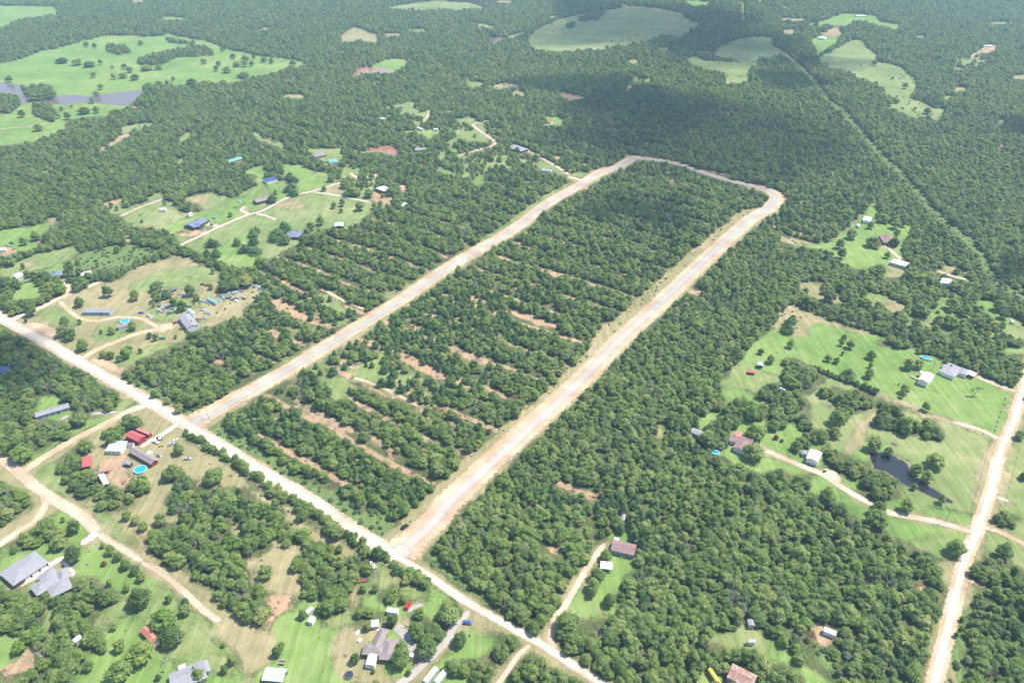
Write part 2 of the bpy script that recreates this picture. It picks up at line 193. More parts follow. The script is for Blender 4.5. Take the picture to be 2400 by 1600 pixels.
('scrub', 'I0,990 200,1080 270,1150 500,1260 700,1340 950,1540 N1180,0 1300,160 1210,270 1000,180 760,0 I500,1400 250,1240 0,1100'),
('scrub', 'H1190,350 1350,370 1500,480 1660,580 1800,620 1850,560 1800,680 1640,660 1500,580 1100,330'), ('scrub', 'H1880,780 2000,740 2200,880 2352,960 2352,1080 2100,940'), ('scrub', 'N1480,340 1600,370 1950,640 2100,780 2200,860 2150,880 1900,700 1560,430'),
]
# strips of cover that follow a line: class, half width in metres, line
LN = [
('wood', 4.2, 'H1700,850 1850,915 1960,1000 2080,1060 2200,1140 2352,1240'), ('wood', 4.5, 'I0,1255 100,1330 300,1450 430,1500 560,1580'),
('wood', 4.6, 'N450,20 640,90 720,170 860,240 1000,340 1130,390 1230,470 1320,560 1420,590 1500,610'),
('wood', 5, 'D1230,860 1400,800 1600,720 1750,760 1960,860 2160,920 2300,940'), ('wood', 4, 'D950,1030 1100,950'), ('wood', 7, 'C970,365 1050,320 1130,275'),
('wood', 9, 'B1290,205 1500,120 1700,70'), ('grass', 5, 'C690,360 800,450 850,500 920,570'), ('scrub', 3.8, 'C850,500 920,570 1000,680 1100,760 1200,880 1280,980 1380,1080 1480,1170 1600,1300 1700,1420 1800,1520 G1750,560 1950,760'),
('scrub', 3.6, 'G1950,760 2080,1010 2352,1150'),
('grass', 10.8, 'I-200,540 360,200 E1100,1350 1500,1050 1900,800 2352,520 F350,250 600,120'),
('dry', 10.8, 'N1380,200 I1700,1500 2000,1190 2352,860 J350,590 700,240 930,0 F850,1568 1250,1200 1560,920 1860,650 2200,380'),
('dry', 2.5, 'K500,290 800,390 1000,480 1200,570 1500,680 1700,740'), ('dry', 3.2, 'K950,660 840,830 750,1020'), ('dry', 2.4, 'K2080,900 2000,1100 1880,1568'),
('scrub', 7, 'P1650,1100 1560,1568'),
('dry', .8, 'K200,60 600,230 1000,380 1500,560 1900,700'), ('dry', .8, 'K1050,160 1400,350 1800,560 2150,640'), ('dry', .9, 'K1200,900 1500,960 1900,1100'), ('dry', .8, 'K1150,1400 1500,1500 1800,1568'), ('dry', .8, 'E60,500 400,330 800,300'), ('dry', .7, 'D1120,480 1500,420 1900,440'),
('dry', .9, 'M700,900 1000,1010 1250,1010 1500,1280 1900,1330'), ('dry', .8, 'N350,1560 520,1200 700,900'), ('dry', .8, 'N850,1100 960,900 1050,600 1200,560'), ('soil', .8, 'H960,1300 1250,1080 1450,1060'), ('soil', .7, 'D1200,1350 1500,1180 1900,1260 2250,1180'), ('dry', .8, 'A100,500 700,430 1300,470 1900,430'), ('dry', .8, 'A0,900 200,850 420,830'),
]
# pathways: material, width m, line
RD = [
('dirt', 16.5, 'H1690,770 1880,680 2100,555 2352,425 I360,225 E760,1540 1100,1330 1400,1140 1800,865 2352,545 F350,285 620,135 820,10 B1900,1150 2010,1080'),
('dirt', 10, 'B1990,1078 2200,1100 2349,1135 C180,1200 370,1255 500,1280'),
('dirt', 17.5, 'C490,1280 600,1310 650,1360 600,1430 480,1500 F2150,480 1900,705 1600,985 1300,1275 975,1568 J700,290 430,540 0,925 I2000,1255 1750,1500 N1650,60 1400,290 1310,370'),
('gravel', 6.6, 'H1700,770 1900,690 2110,570 2352,430 I360,220 E770,1540 1100,1340 1400,1150 1800,875 2352,550 F350,290 620,140 820,15 B1900,1155 2010,1088'),
('gravel', 4.6, 'B2010,1088 2200,1110 2349,1142 C180,1205 370,1260 500,1285'),
('gravel', 7.2, 'C490,1284 590,1310 635,1360 590,1430 480,1500 F2150,475 1900,700 1600,985 1300,1275'),
('palegravel', 7.3, 'F1310,1268 1140,1420 975,1568 J700,288 430,553 0,945 I2000,1270 1750,1508 N1650,72 1400,302 1310,385'),
('sand', 10, 'D-300,1060 -100,1240 0,1345 100,1405 260,1485 H400,0 620,125 760,200 1000,340 1300,510 1600,690 1760,790 2000,940 2352,1165 I350,1365 620,1540 N980,215 1350,435'),
('sand', 5.6, 'N1200,350 1350,435 1600,590 1900,800 2352,1060 O300,1230 600,1430 860,1590 1100,1750 1500,2050'),
('limestone', 7, 'D-300,1060 -100,1240 0,1345 100,1405 260,1485 H400,0 620,125 760,200 1000,340 1300,510 1600,690 1760,790 2000,940 2352,1165 I350,1365 620,1540 N980,215 1350,435'),
('limestone', 4.6, 'N1200,350 1350,435 1600,590 1900,800 2352,1060 O300,1230 600,1430 860,1590 1100,1750 1500,2050'),
('dirt', 7.6, 'K2480,-150 2400,200 2330,480 2250,750 2140,1000 2050,1350 1980,1568 P1955,60 1890,250 1815,420 1740,720 1640,1120 1530,1568 1480,1800'),
('limestone', 5, 'K2480,-150 2400,200 2330,480 2250,750 2140,1000 2050,1350 1980,1568 P1950,60 1890,250 1810,420 1735,720 1635,1120 1530,1568 1480,1800'),
('sand', 6.8, 'H-300,850 0,1060 150,1180 250,1270 450,1420 700,1570 M780,60 900,190'), ('sand', 4.6, 'M880,180 1000,260 1200,380 1300,460'),
('sand', 4.2, 'M1300,455 1450,530 1650,690 1850,880 2030,1010'), ('dirt', 6.2, 'H1370,580 1200,635 1000,740 700,890 400,1065 250,1170 190,1200'),
('dirt', 5.5, 'H280,1280 380,1380 420,1480 M340,60 190,160 0,290 -300,470'), ('limestone', 6, 'M900,175 830,240 735,295'),
('concrete', 4.5, 'a1780,400 1350,650 950,900 500,1120'), ('concrete', 2.2, 'a1720,530 2040,850 1950,900'), ('sand', 9, 'a1300,700 900,900 400,1150'),
('sand', 6.5, 'D90,1390 200,1325 330,1275 640,1130 840,1055 910,1020'), ('sand', 5, 'D625,1130 620,1050 590,1000'), ('dirt', 4.5, 'D550,1200 640,1290 750,1360 900,1380 1050,1350 1150,1345 1300,1360 1450,1430 1600,1445'),
('dirt', 6, 'H740,170 900,70 1080,0 D1280,1490 1500,1455'), ('dirt', 15, 'D1420,1440 1580,1450'), ('dirt', 7, 'H840,160 980,210 1090,290'), ('dirt', 9, 'D230,1400 400,1450 500,1530'),
('limestone', 4.6, 'D1650,690 1900,570 2050,500 2280,405 2352,390 E100,350 310,240 520,190 780,110'), ('limestone', 4.2, 'E0,400 80,412 190,455'), ('limestone', 4.5, 'E530,200 700,220 900,262 1050,290'),
('limestone', 6, 'D1850,480 2000,512 2060,505'), ('limestone', 5, 'D2300,405 2215,360 2265,325'), ('gravel', 4, 'D1110,412 1300,332 1400,292 1500,258'), ('sand', 4, 'E870,20 940,70 1050,60 1120,40'),
('palegravel', 12, 'N1395,312 1335,365 1310,385'), ('dirt', 22, 'N1440,255 1370,330 1320,372'), ('gravel', 10.5, 'H1700,770 1790,738 1870,705'), ('dirt', 20, 'H1730,760 1830,715 1890,680'),
('limestone', 5.5, 'H1650,745 1500,850 1280,975'), ('gravel', 3.5, 'H830,665 950,655 1080,650'), ('gravel', 4, 'H640,680 545,722'),
('gravel', 4.4, 'N1970,905 1890,980 1810,1060 1780,1150 1650,1290 1550,1375 1450,1480 1330,1568 1200,1700'), ('gravel', 5.5, 'N1540,1350 1440,1240 1390,1150 1330,1080 1280,1050'), ('gravel', 2.4, 'N1400,920 1450,870 1540,850'),
('sand', 4.2, 'O390,1250 350,1160 400,970 480,870 600,660 740,440 860,285'), ('sand', 3.2, 'O170,1215 60,1310 0,1395 N2250,1540 2150,1650'),
('sand', 5.2, 'K-60,985 0,1010 200,1100 500,1220 620,1300 830,1430 1000,1520 P1130,10 1300,40 1600,100 1800,160 1870,200'), ('sand', 7, 'K500,1200 590,1215 640,1300'), ('sand', 5, 'K1915,320 2100,400 2300,465'),
('sand', 4.4, 'K1700,740 1850,780 2000,830 2140,915'), ('sand', 4, 'K2080,1420 2220,1472'), ('dirt', 4, 'P1970,140 2100,170 2450,340'), ('sand', 3, 'P1820,620 1970,670'), ('sand', 4.5, 'G1060,685 1150,750 1220,820'), ('sand', 4.5, 'G1550,920 1700,970 1830,1005'),
('sand', 5, 'B1020,830 910,855 930,885 1010,940 1050,970 1045,1000 900,1045 800,1070'), ('sand', 5, 'B610,755 590,810 565,830'), ('sand', 5, 'B1220,1010 1330,1060 1400,1100 1470,1140 1560,1200'), ('dirt', 6, 'B1560,1215 1650,1240'), ('sand', 5, 'B60,1190 130,1230 250,1200'),
('sand', 4, 'A830,1490 980,1420 1120,1375'), ('sand', 5, 'C1970,400 2080,330 2150,350'), ('sand', 3, 'A0,890 200,870 330,850'), ('dirt', 3, 'I900,330 1200,440 1500,600'), ('dirt', 3, 'E620,1090 800,1190 1000,1275'),
('concrete', 3, 'N1050,1030 1130,1090'),
]
WT = [('pond', 'A-100,560 60,575 150,590 150,625 190,662 260,672 310,670 420,655 650,660 800,640 980,625 950,670 880,720 830,730 700,715 560,705 450,722 350,715 250,700 150,715 120,650 -100,625', 'mud', 'long brown farm pond curving through the far pasture'),
('pond', 'B1010,257 1120,250 1090,275 1060,292 1045,315 1030,285', 'mud', 'small brown pond hidden in the far woods by the shaded pasture'),
('pond', 'B65,518 120,465 200,460 350,490 340,505 150,500 120,527', 'red', 'red muddy pond beside the small bright clearing'),
('pond', 'B175,1047 200,1018 330,1000 385,1018 392,1052 360,1072 290,1045 220,1038', 'red', 'orange muddy pond behind the white open barn'),
('pond', 'K920,1010 1010,1025 1100,1020 1200,1080 1280,1130 1310,1220 1420,1290 1560,1380 1700,1470 1640,1475 1500,1420 1390,1370 1300,1330 1240,1300 1150,1240 1080,1190 980,1165 950,1100', 'dark', 'dark still pond with a narrow tail in the mown field')]

X0, X1, Y0, Y1, ST = -320, 2720, -130, 2000, 2.0
gx = np.arange(X0, X1, ST); gy = np.arange(Y0, Y1, ST)
COV = np.zeros((len(gy), len(gx)), np.uint8)
def hashn(ix, iy, s):
    h = (ix.astype(np.int64)*374761393 + iy.astype(np.int64)*668265263 + s*1442695041) & 0xffffffff
    h = ((h ^ (h >> 13))*1274126177) & 0xffffffff
    return ((h ^ (h >> 16)) & 0xffff)/65535.0
def vnoise(x, y, s=0):
    ix = np.floor(x); iy = np.floor(y); fx = x-ix; fy = y-iy
    fx = fx*fx*(3-2*fx); fy = fy*fy*(3-2*fy)
    a = hashn(ix, iy, s); b = hashn(ix+1, iy, s); c = hashn(ix, iy+1, s); d = hashn(ix+1, iy+1, s)
    return (a*(1-fx)+b*fx)*(1-fy) + (c*(1-fx)+d*fx)*fy
def inside(px, py, poly):
    r = np.zeros(px.shape, bool); n = len(poly)
    for i in range(n):
        x1, y1 = poly[i][:2]; x2, y2 = poly[(i+1) % n][:2]
        if y1 == y2: continue
        c = ((y1 > py) != (y2 > py)) & (px < (x2-x1)*(py-y1)/(y2-y1)+x1)
        r ^= c
    return r
def sub(poly, pad=0):
    xs = [p[0] for p in poly]; ys = [p[1] for p in poly]
    i0 = max(0, int((min(xs)-pad-X0)/ST)); i1 = min(len(gx), int((max(xs)+pad-X0)/ST)+2)
    j0 = max(0, int((min(ys)-pad-Y0)/ST)); j1 = min(len(gy), int((max(ys)+pad-Y0)/ST)+2)
    return i0, i1, j0, j1
def line_dist(WX, WY, P):
    d = np.full(WX.shape, 1e9)
    for a, b in zip(P[:-1], P[1:]):
        vx, vy = b[0]-a[0], b[1]-a[1]; L = vx*vx+vy*vy+1e-9
        t = np.clip(((WX-a[0])*vx+(WY-a[1])*vy)/L, 0, 1)
        d = np.minimum(d, np.hypot(WX-a[0]-t*vx, WY-a[1]-t*vy))
    return d
for k, s in ZN:
    P = pts(s); i0, i1, j0, j1 = sub(P)
    if i1 <= i0 or j1 <= j0: continue
    A, B = np.meshgrid(gx[i0:i1], gy[j0:j1]); m = inside(A, B, P)
    COV[j0:j1, i0:i1][m] = CL[k]
def paint_line(k, hw, s):
    P = pts(s); i0, i1, j0, j1 = sub(P, 60)
    A, B = np.meshgrid(gx[i0:i1], gy[j0:j1]); WX, WY = at_np(A, B)
    W = [tuple(at(p[0], p[1]))[:2] for p in P]
    m = line_dist(WX, WY, W) < hw
    COV[j0:j1, i0:i1][m] = CL[k]
gr = random.Random(5)
for _ in range(34):
    px_, py_ = gr.uniform(0, 2400), gr.uniform(4, 240); k_ = CL[gr.choice(['open', 'dry', 'grass', 'open'])]; rx_ = gr.uniform(14, 46); ry_ = gr.uniform(2.5, 4)+py_/60
    P_ = [(px_+rx_*math.cos(a/7)*gr.uniform(.6, 1.2), py_+ry_*math.sin(a/7)*gr.uniform(.6, 1.2)) for a in range(0, 44, 4)]
    i0, i1, j0, j1 = sub(P_)
    if i1 > i0 and j1 > j0:
        A_, B_ = np.meshgrid(gx[i0:i1], gy[j0:j1]); m_ = inside(A_, B_, P_) & (COV[j0:j1, i0:i1] == 0); COV[j0:j1, i0:i1][m_] = k_
for k, hw, s in LN: paint_line(k, hw, s)
for k, wd, s in RD: paint_line('road', wd/2+0.8, s)
for n_, s, k, l in WT:
    P = pts(s); i0, i1, j0, j1 = sub(P); A, B = np.meshgrid(gx[i0:i1], gy[j0:j1])
    COV[j0:j1, i0:i1][inside(A, B, P)] = 8
def cover(px, py):
    i = np.clip(((px-X0)/ST).astype(int), 0, len(gx)-1); j = np.clip(((py-Y0)/ST).astype(int), 0, len(gy)-1)
    return COV[j, i]

# ------------------------------------------------------------------ materials
def mat(name, color=(.5,.5,.5), rough=.85, metal=0, spec=.3):
    m = bpy.data.materials.new(name); m.use_nodes = True
    b = m.node_tree.nodes['Principled BSDF']
    b.inputs['Base Color'].default_value = (*color, 1); b.inputs['Roughness'].default_value = rough
    b.inputs['Metallic'].default_value = metal; b.inputs['Specular IOR Level'].default_value = spec
    return m
class NB:
    def __init__(s, m): s.t = m.node_tree; s.n = s.t.nodes; s.b = s.n.get('Principled BSDF')
    def new(s, ty, **k):
        n = s.n.new(ty)
        for a, v in k.items(): setattr(n, a, v)
        return n
    def link(s, a, b): s.t.links.new(a, b)
    def pos(s): return s.new('ShaderNodeNewGeometry').outputs['Position']
    def noise(s, scale, detail=4, rough=.6, vec=None, dist=0):
        n = s.new('ShaderNodeTexNoise'); n.inputs['Scale'].default_value = scale; n.inputs['Detail'].default_value = detail
        n.inputs['Roughness'].default_value = rough; n.inputs['Distortion'].default_value = dist
        s.link(vec if vec else s.pos(), n.inputs['Vector']); return n.outputs['Fac']
    def ramp(s, f, *st):
        r = s.new('ShaderNodeValToRGB'); e = r.color_ramp.elements
        while len(e) < len(st): e.new(.5)
        for x, (p, c) in zip(e, st): x.position = p; x.color = (*c, 1) if len(c) == 3 else c
        s.link(f, r.inputs[0]); return r.outputs[0]
    def mix(s, f, a, b, mode='MIX'):
        n = s.new('ShaderNodeMix', data_type='RGBA', blend_type=mode)
        for i, v in ((0, f), (6, a), (7, b)):
            if hasattr(v, 'is_output') or isinstance(v, bpy.types.NodeSocket): s.link(v, n.inputs[i])
            else: n.inputs[i].default_value = v if i == 0 else (*v, 1)
        return n.outputs[2]
    def math(s, op, a, b=0.0, c=0.0):
        n = s.new('ShaderNodeMath', operation=op)
        for i, v in enumerate((a, b, c)):
            if isinstance(v, bpy.types.NodeSocket): s.link(v, n.inputs[i])
            else: n.inputs[i].default_value = v
        return n.outputs[0]
    def bump(s, h, strength=.5, dist=.3):
        n = s.new('ShaderNodeBump'); n.inputs['Strength'].default_value = strength; n.inputs['Distance'].default_value = dist
        s.link(h, n.inputs['Height']); s.link(n.outputs[0], s.b.inputs['Normal'])

def g3(v): return (v, v, v)
def ground_mat():
    m = mat('ground_cover', rough=1, spec=.1); N = NB(m)
    a = N.new('ShaderNodeAttribute', attribute_name='cover'); sep = N.new('ShaderNodeSeparateColor'); N.link(a.outputs['Color'], sep.inputs[0])
    a2 = N.new('ShaderNodeAttribute', attribute_name='cover2'); sep2 = N.new('ShaderNodeSeparateColor'); N.link(a2.outputs['Color'], sep2.inputs[0])
    big = N.noise(.012, 6, .62); mid = N.noise(.09, 5, .65); fine = N.noise(.9, 4, .7); tuft = N.noise(3.2, 2, .6)
    mm = N.math('ADD', N.math('MULTIPLY', big, .45), N.math('ADD', N.math('MULTIPLY', mid, .35), N.math('MULTIPLY', fine, .2)))
    lush = N.ramp(mm, (.38, (.115, .2, .05)), (.5, (.175, .27, .07)), (.62, (.27, .325, .115)))
    grass = N.ramp(mm, (.36, (.115, .17, .05)), (.5, (.2, .25, .088)), (.62, (.31, .31, .145)))
    dry = N.ramp(mm, (.36, (.17, .18, .07)), (.5, (.28, .25, .125)), (.64, (.42, .34, .2)))
    soil = N.ramp(mm, (.38, (.17, .155, .075)), (.46, (.33, .245, .15)), (.56, (.45, .29, .17)), (.66, (.52, .4, .27)))
    forest = N.ramp(N.math('ADD', N.math('MULTIPLY', fine, .6), N.math('MULTIPLY', mid, .4)), (.38, (.045, .075, .025)), (.52, (.1, .115, .045)), (.64, (.25, .19, .11)))
    scrub = N.ramp(fine, (.35, (.085, .14, .04)), (.55, (.15, .21, .07)), (.7, (.25, .27, .11)))
    def sm(src, lo=.22, hi=.78):
        x = N.math('ADD', src, N.math('MULTIPLY', N.math('SUBTRACT', N.math('ADD', N.math('MULTIPLY', mid, .6), N.math('MULTIPLY', fine, .4)), .5), .9))
        mr = N.new('ShaderNodeMapRange', interpolation_type='SMOOTHSTEP'); N.link(x, mr.inputs[0]); mr.inputs[1].default_value = lo; mr.inputs[2].default_value = hi
        return mr.outputs[0]
    c = N.mix(sm(sep.outputs[0]), forest, lush); c = N.mix(sm(sep.outputs[1]), c, grass); c = N.mix(sm(sep.outputs[2]), c, dry)
    c = N.mix(sm(sep2.outputs[1]), c, scrub); c = N.mix(sm(sep2.outputs[0], .38, .7), c, soil)
    # thin wheel-mown streaks and tufts
    t = N.ramp(tuft, (.3, g3(.7)), (.7, g3(1.25)))
    c = N.mix(1.0, c, t, 'MULTIPLY')
    sp = N.new('ShaderNodeMapping'); sp.inputs['Rotation'].default_value = (0, 0, R(56)); sp.inputs['Scale'].default_value = (1, .06, 1)
    N.link(N.pos(), sp.inputs[0]); streak = N.noise(.35, 3, .6, sp.outputs[0])
    c = N.mix(.8, c, N.ramp(streak, (.35, g3(.8)), (.65, g3(1.16))), 'MULTIPLY')
    N.link(c, N.b.inputs['Base Color']); N.bump(fine, .5, .25)
    return m
def path_mat(name, ca, cb, cc, rut=.5, edge=.5):
    m = mat(name, rough=.95, spec=.15); N = NB(m)
    at_ = N.new('ShaderNodeAttribute', attribute_name='edge'); e = at_.outputs['Fac']
    big = N.noise(.05, 5, .6); fine = N.noise(1.3, 4, .7)
    f = N.math('ADD', N.math('MULTIPLY', big, .6), N.math('MULTIPLY', fine, .4))
    c = N.ramp(f, (.38, ca), (.5, cb), (.6, cc))
    # wheel tracks worn along the path: a wave over the across-coordinate
    tr = N.math('SINE', N.math('MULTIPLY', N.math('ADD', e, N.math('MULTIPLY', big, .1)), 9.0))
    c = N.mix(rut, c, N.ramp(N.math('MULTIPLY_ADD', tr, .5, .5), (0, g3(.9)), (1, g3(1.06))), 'MULTIPLY')
    N.link(c, N.b.inputs['Base Color'])
    x = N.math('ADD', e, N.math('MULTIPLY', N.math('SUBTRACT', N.noise(.45, 5, .7), .5), edge*1.6))
    mr = N.new('ShaderNodeMapRange', interpolation_type='SMOOTHSTEP'); N.link(x, mr.inputs[0]); mr.inputs[1].default_value = .08; mr.inputs[2].default_value = .34
    N.link(mr.outputs[0], N.b.inputs['Alpha']); N.bump(fine, .3, .1)
    return m
def plain(name, color, rough=.8, var=.12, scale=1.2, metal=0):
    m = mat(name, color, rough, metal); N = NB(m)
    f = N.noise(scale, 4, .6)
    c = N.mix(1.0, color, N.ramp(f, (.3, g3(1-var*1.6)), (.7, g3(1+var))), 'MULTIPLY'); N.link(c, N.b.inputs['Base Color'])
    return m
def roof_mat(name, color, rust=None, rough=.7, rows=True, metal=0.0, amount=.5):
    m = mat(name, color, rough, metal); N = NB(m)
    tc = N.new('ShaderNodeTexCoord').outputs['Object']
    blot = N.noise(.35, 5, .65, tc); fine = N.noise(6, 3, .6, tc)
    c = N.mix(1.0, color, N.ramp(N.math('ADD', N.math('MULTIPLY', blot, .6), N.math('MULTIPLY', fine, .4)), (.35, g3(.82)), (.65, g3(1.12))), 'MULTIPLY')
    if rust:
        r = N.ramp(N.noise(.5, 5, .7, tc, .6), (amount-.05, g3(0)), (amount+.06, g3(1)))
        c = N.mix(r, c, rust)
    wv = N.new('ShaderNodeTexWave'); wv.wave_type = 'BANDS'; wv.bands_direction = 'X'; wv.inputs['Scale'].default_value = .55 if rows else 1.4
    wv.inputs['Distortion'].default_value = .3; N.link(tc, wv.inputs[0])
    c = N.mix(.6, c, N.ramp(wv.outputs['Fac'], (0, g3(.85)), (.3, g3(1.03))), 'MULTIPLY')
    N.link(c, N.b.inputs['Base Color']); N.bump(wv.outputs['Fac'], .25, .05)
    return m
def leaf_mat(name, stops, trans=.25, patch=True):
    m = bpy.data.materials.new(name); m.use_nodes = True; N = NB(m); N.n.remove(N.b)
    out = N.n['Material Output']
    oi = N.new('ShaderNodeObjectInfo'); big = N.noise(.011, 4, .6); fine = N.noise(.9, 2, .6)
    f = N.math('ADD', N.math('MULTIPLY', oi.outputs['Random'], .62), N.math('ADD', N.math('MULTIPLY', big, .5), N.math('MULTIPLY', fine, .22)))
    c = N.ramp(N.math('SUBTRACT', f, .17), *stops)
    wn = N.new('ShaderNodeTexWhiteNoise', noise_dimensions='1D'); N.link(N.math('MULTIPLY', oi.outputs['Random'], 913.7), wn.inputs['W'])
    c = N.mix(1., c, N.ramp(wn.outputs['Value'], (0, (.78, .82, .86)), (.5, (.96, 1, .96)), (.9, (1.1, 1.1, 1.04)), (1, (1.3, 1.14, 1.3))), 'MULTIPLY')
    d = N.new('ShaderNodeBsdfDiffuse'); t = N.new('ShaderNodeBsdfTranslucent'); g = N.new('ShaderNodeBsdfGlossy'); g.inputs['Roughness'].default_value = .5
    N.link(c, d.inputs[0]); N.link(N.mix(1., c, (1.25, 1.35, .8), 'MULTIPLY'), t.inputs[0])
    ms = N.new('ShaderNodeMixShader'); ms.inputs[0].default_value = trans; N.link(d.outputs[0], ms.inputs[1]); N.link(t.outputs[0], ms.inputs[2])
    m2 = N.new('ShaderNodeMixShader'); m2.inputs[0].default_value = .025; N.link(ms.outputs[0], m2.inputs[1]); N.link(g.outputs[0], m2.inputs[2])
    N.link(m2.outputs[0], out.inputs[0])
    return m
M = {}
M['ground'] = ground_mat()
M['dirt'] = path_mat('graded_dirt', (.38, .255, .155), (.5, .365, .235), (.6, .475, .335), .6, .6)
M['gravel'] = path_mat('grey_gravel', (.3, .275, .245), (.37, .34, .3), (.43, .4, .35), .35, .22)
M['palegravel'] = path_mat('pale_gravel', (.34, .295, .25), (.43, .375, .32), (.49, .43, .365), .4, .22)
M['sand'] = path_mat('sandy_track', (.38, .28, .185), (.49, .385, .275), (.57, .48, .37), .6, .5)
M['limestone'] = path_mat('crushed_limestone', (.42, .35, .27), (.53, .465, .37), (.6, .54, .44), .4, .3)
M['bank'] = path_mat('muddy_bank', (.12, .11, .06), (.2, .17, .1), (.3, .24, .15), .1, .8)
M['concrete'] = path_mat('concrete', (.6, .56, .48), (.72, .67, .58), (.8, .76, .68), .1, .1)
M['mud'] = mat('brown_pond_water', (.15, .11, .09), .2, 0, .35); M['red'] = mat('red_pond_water', (.33, .15, .09), .15, 0, .5); M['dark'] = mat('dark_pond_water', (.02, .022, .026), .08, 0, .5)
for k in ('mud', 'dark', 'red'):
    N = NB(M[k]); N.bump(N.noise(.6, 3), .04, .1)
LEAF = leaf_mat('oak_leaves', [(.08, (.1, .165, .05)), (.28, (.16, .242, .055)), (.48, (.228, .305, .066)), (.64, (.315, .36, .115)), (.78, (.185, .3, .056)), (.9, (.27, .37, .07)), (1, (.36, .385, .115))], .5)
CEDAR = leaf_mat('cedar_needles', [(.1, (.05, .11, .03)), (.5, (.085, .165, .04)), (.9, (.135, .22, .055))], .3)
SHRUB = leaf_mat('shrub_leaves', [(.1, (.05, .09, .03)), (.5, (.085, .14, .04)), (.9, (.14, .19, .06))])
REDLEAF = leaf_mat('red_leaves', [(.1, (.12, .03, .02)), (.9, (.22, .06, .05))])
BARK = plain('bark', (.14, .115, .09), .95, .3, 3); DEAD = plain('dead_wood', (.33, .29, .26), .95, .25, 2)
RUSTWOOD = plain('cut_cedar_brush', (.2, .11, .075), .95, .3, 2)

# ------------------------------------------------------------------ object helpers
def tag(o, label=None, cat=None, group=None, kind=None):
    if label:
        if len(label.split()) > 16: print('LONG', label)
        o['label'] = ' '.join(label.split()[:16])
    if cat: o['category'] = cat
    if group: o['group'] = group
    if kind: o['kind'] = kind
    return o
def mesh(name, V, F, mats, mi=None, smooth=False):
    me = bpy.data.meshes.new(name); me.from_pydata([tuple(v) for v in V], [], F)
    for m in (mats if isinstance(mats, (list, tuple)) else [mats]): me.materials.append(m)
    if mi is not None: me.polygons.foreach_set('material_index', mi)
    if smooth: me.polygons.foreach_set('use_smooth', [True]*len(F))
    me.update(); return me
def obj(name, me, parent=None, loc=None, coll=None):
    o = bpy.data.objects.new(name, me); (coll or C).objects.link(o)
    if parent: o.parent = parent
    if loc is not None: o.location = loc
    return o
def empty(name, loc, rz=0):
    o = bpy.data.objects.new(name, None); C.objects.link(o); o.location = loc; o.rotation_euler = (0, 0, rz)
    o.empty_display_size = .5; return o
class MB:
    def __init__(s): s.V = []; s.F = []
    def add(s, V, F):
        n = len(s.V); s.V += [tuple(v) for v in V]; s.F += [tuple(i+n for i in f) for f in F]; return s
    def box(s, x0, x1, y0, y1, z0, z1):
        V = [(x, y, z) for z in (z0, z1) for y in (y0, y1) for x in (x0, x1)]
        return s.add(V, [(0, 2, 3, 1), (4, 5, 7, 6), (0, 1, 5, 4), (2, 6, 7, 3), (0, 4, 6, 2), (1, 3, 7, 5)])
    def tube(s, a, b, ra, rb=None, n=6):
        a = Vector(a); b = Vector(b); rb = ra if rb is None else rb
        d = (b-a).normalized(); u = d.orthogonal().normalized(); v = d.cross(u)
        V = []
        for p, r in ((a, ra), (b, rb)):
            V += [p + (u*math.cos(2*math.pi*i/n) + v*math.sin(2*math.pi*i/n))*r for i in range(n)]
        return s.add(V, [(i, (i+1) % n, n+(i+1) % n, n+i) for i in range(n)] + [tuple(range(n))[::-1], tuple(range(n, 2*n))])
    def prism(s, prof, x0, x1, axis='x'):
        n = len(prof); V = [((x0 if k == 0 else x1), p[0], p[1]) for k in (0, 1) for p in prof]
        if axis == 'y': V = [(v[1], v[0], v[2]) for v in V]
        return s.add(V, [(i, (i+1) % n, n+(i+1) % n, n+i) for i in range(n)] + [tuple(range(n))[::-1], tuple(range(n, 2*n))])
    def obj(s, name, m, parent=None, loc=None, smooth=False):
        return obj(name, mesh(name, s.V, s.F, m, None, smooth), parent, loc)

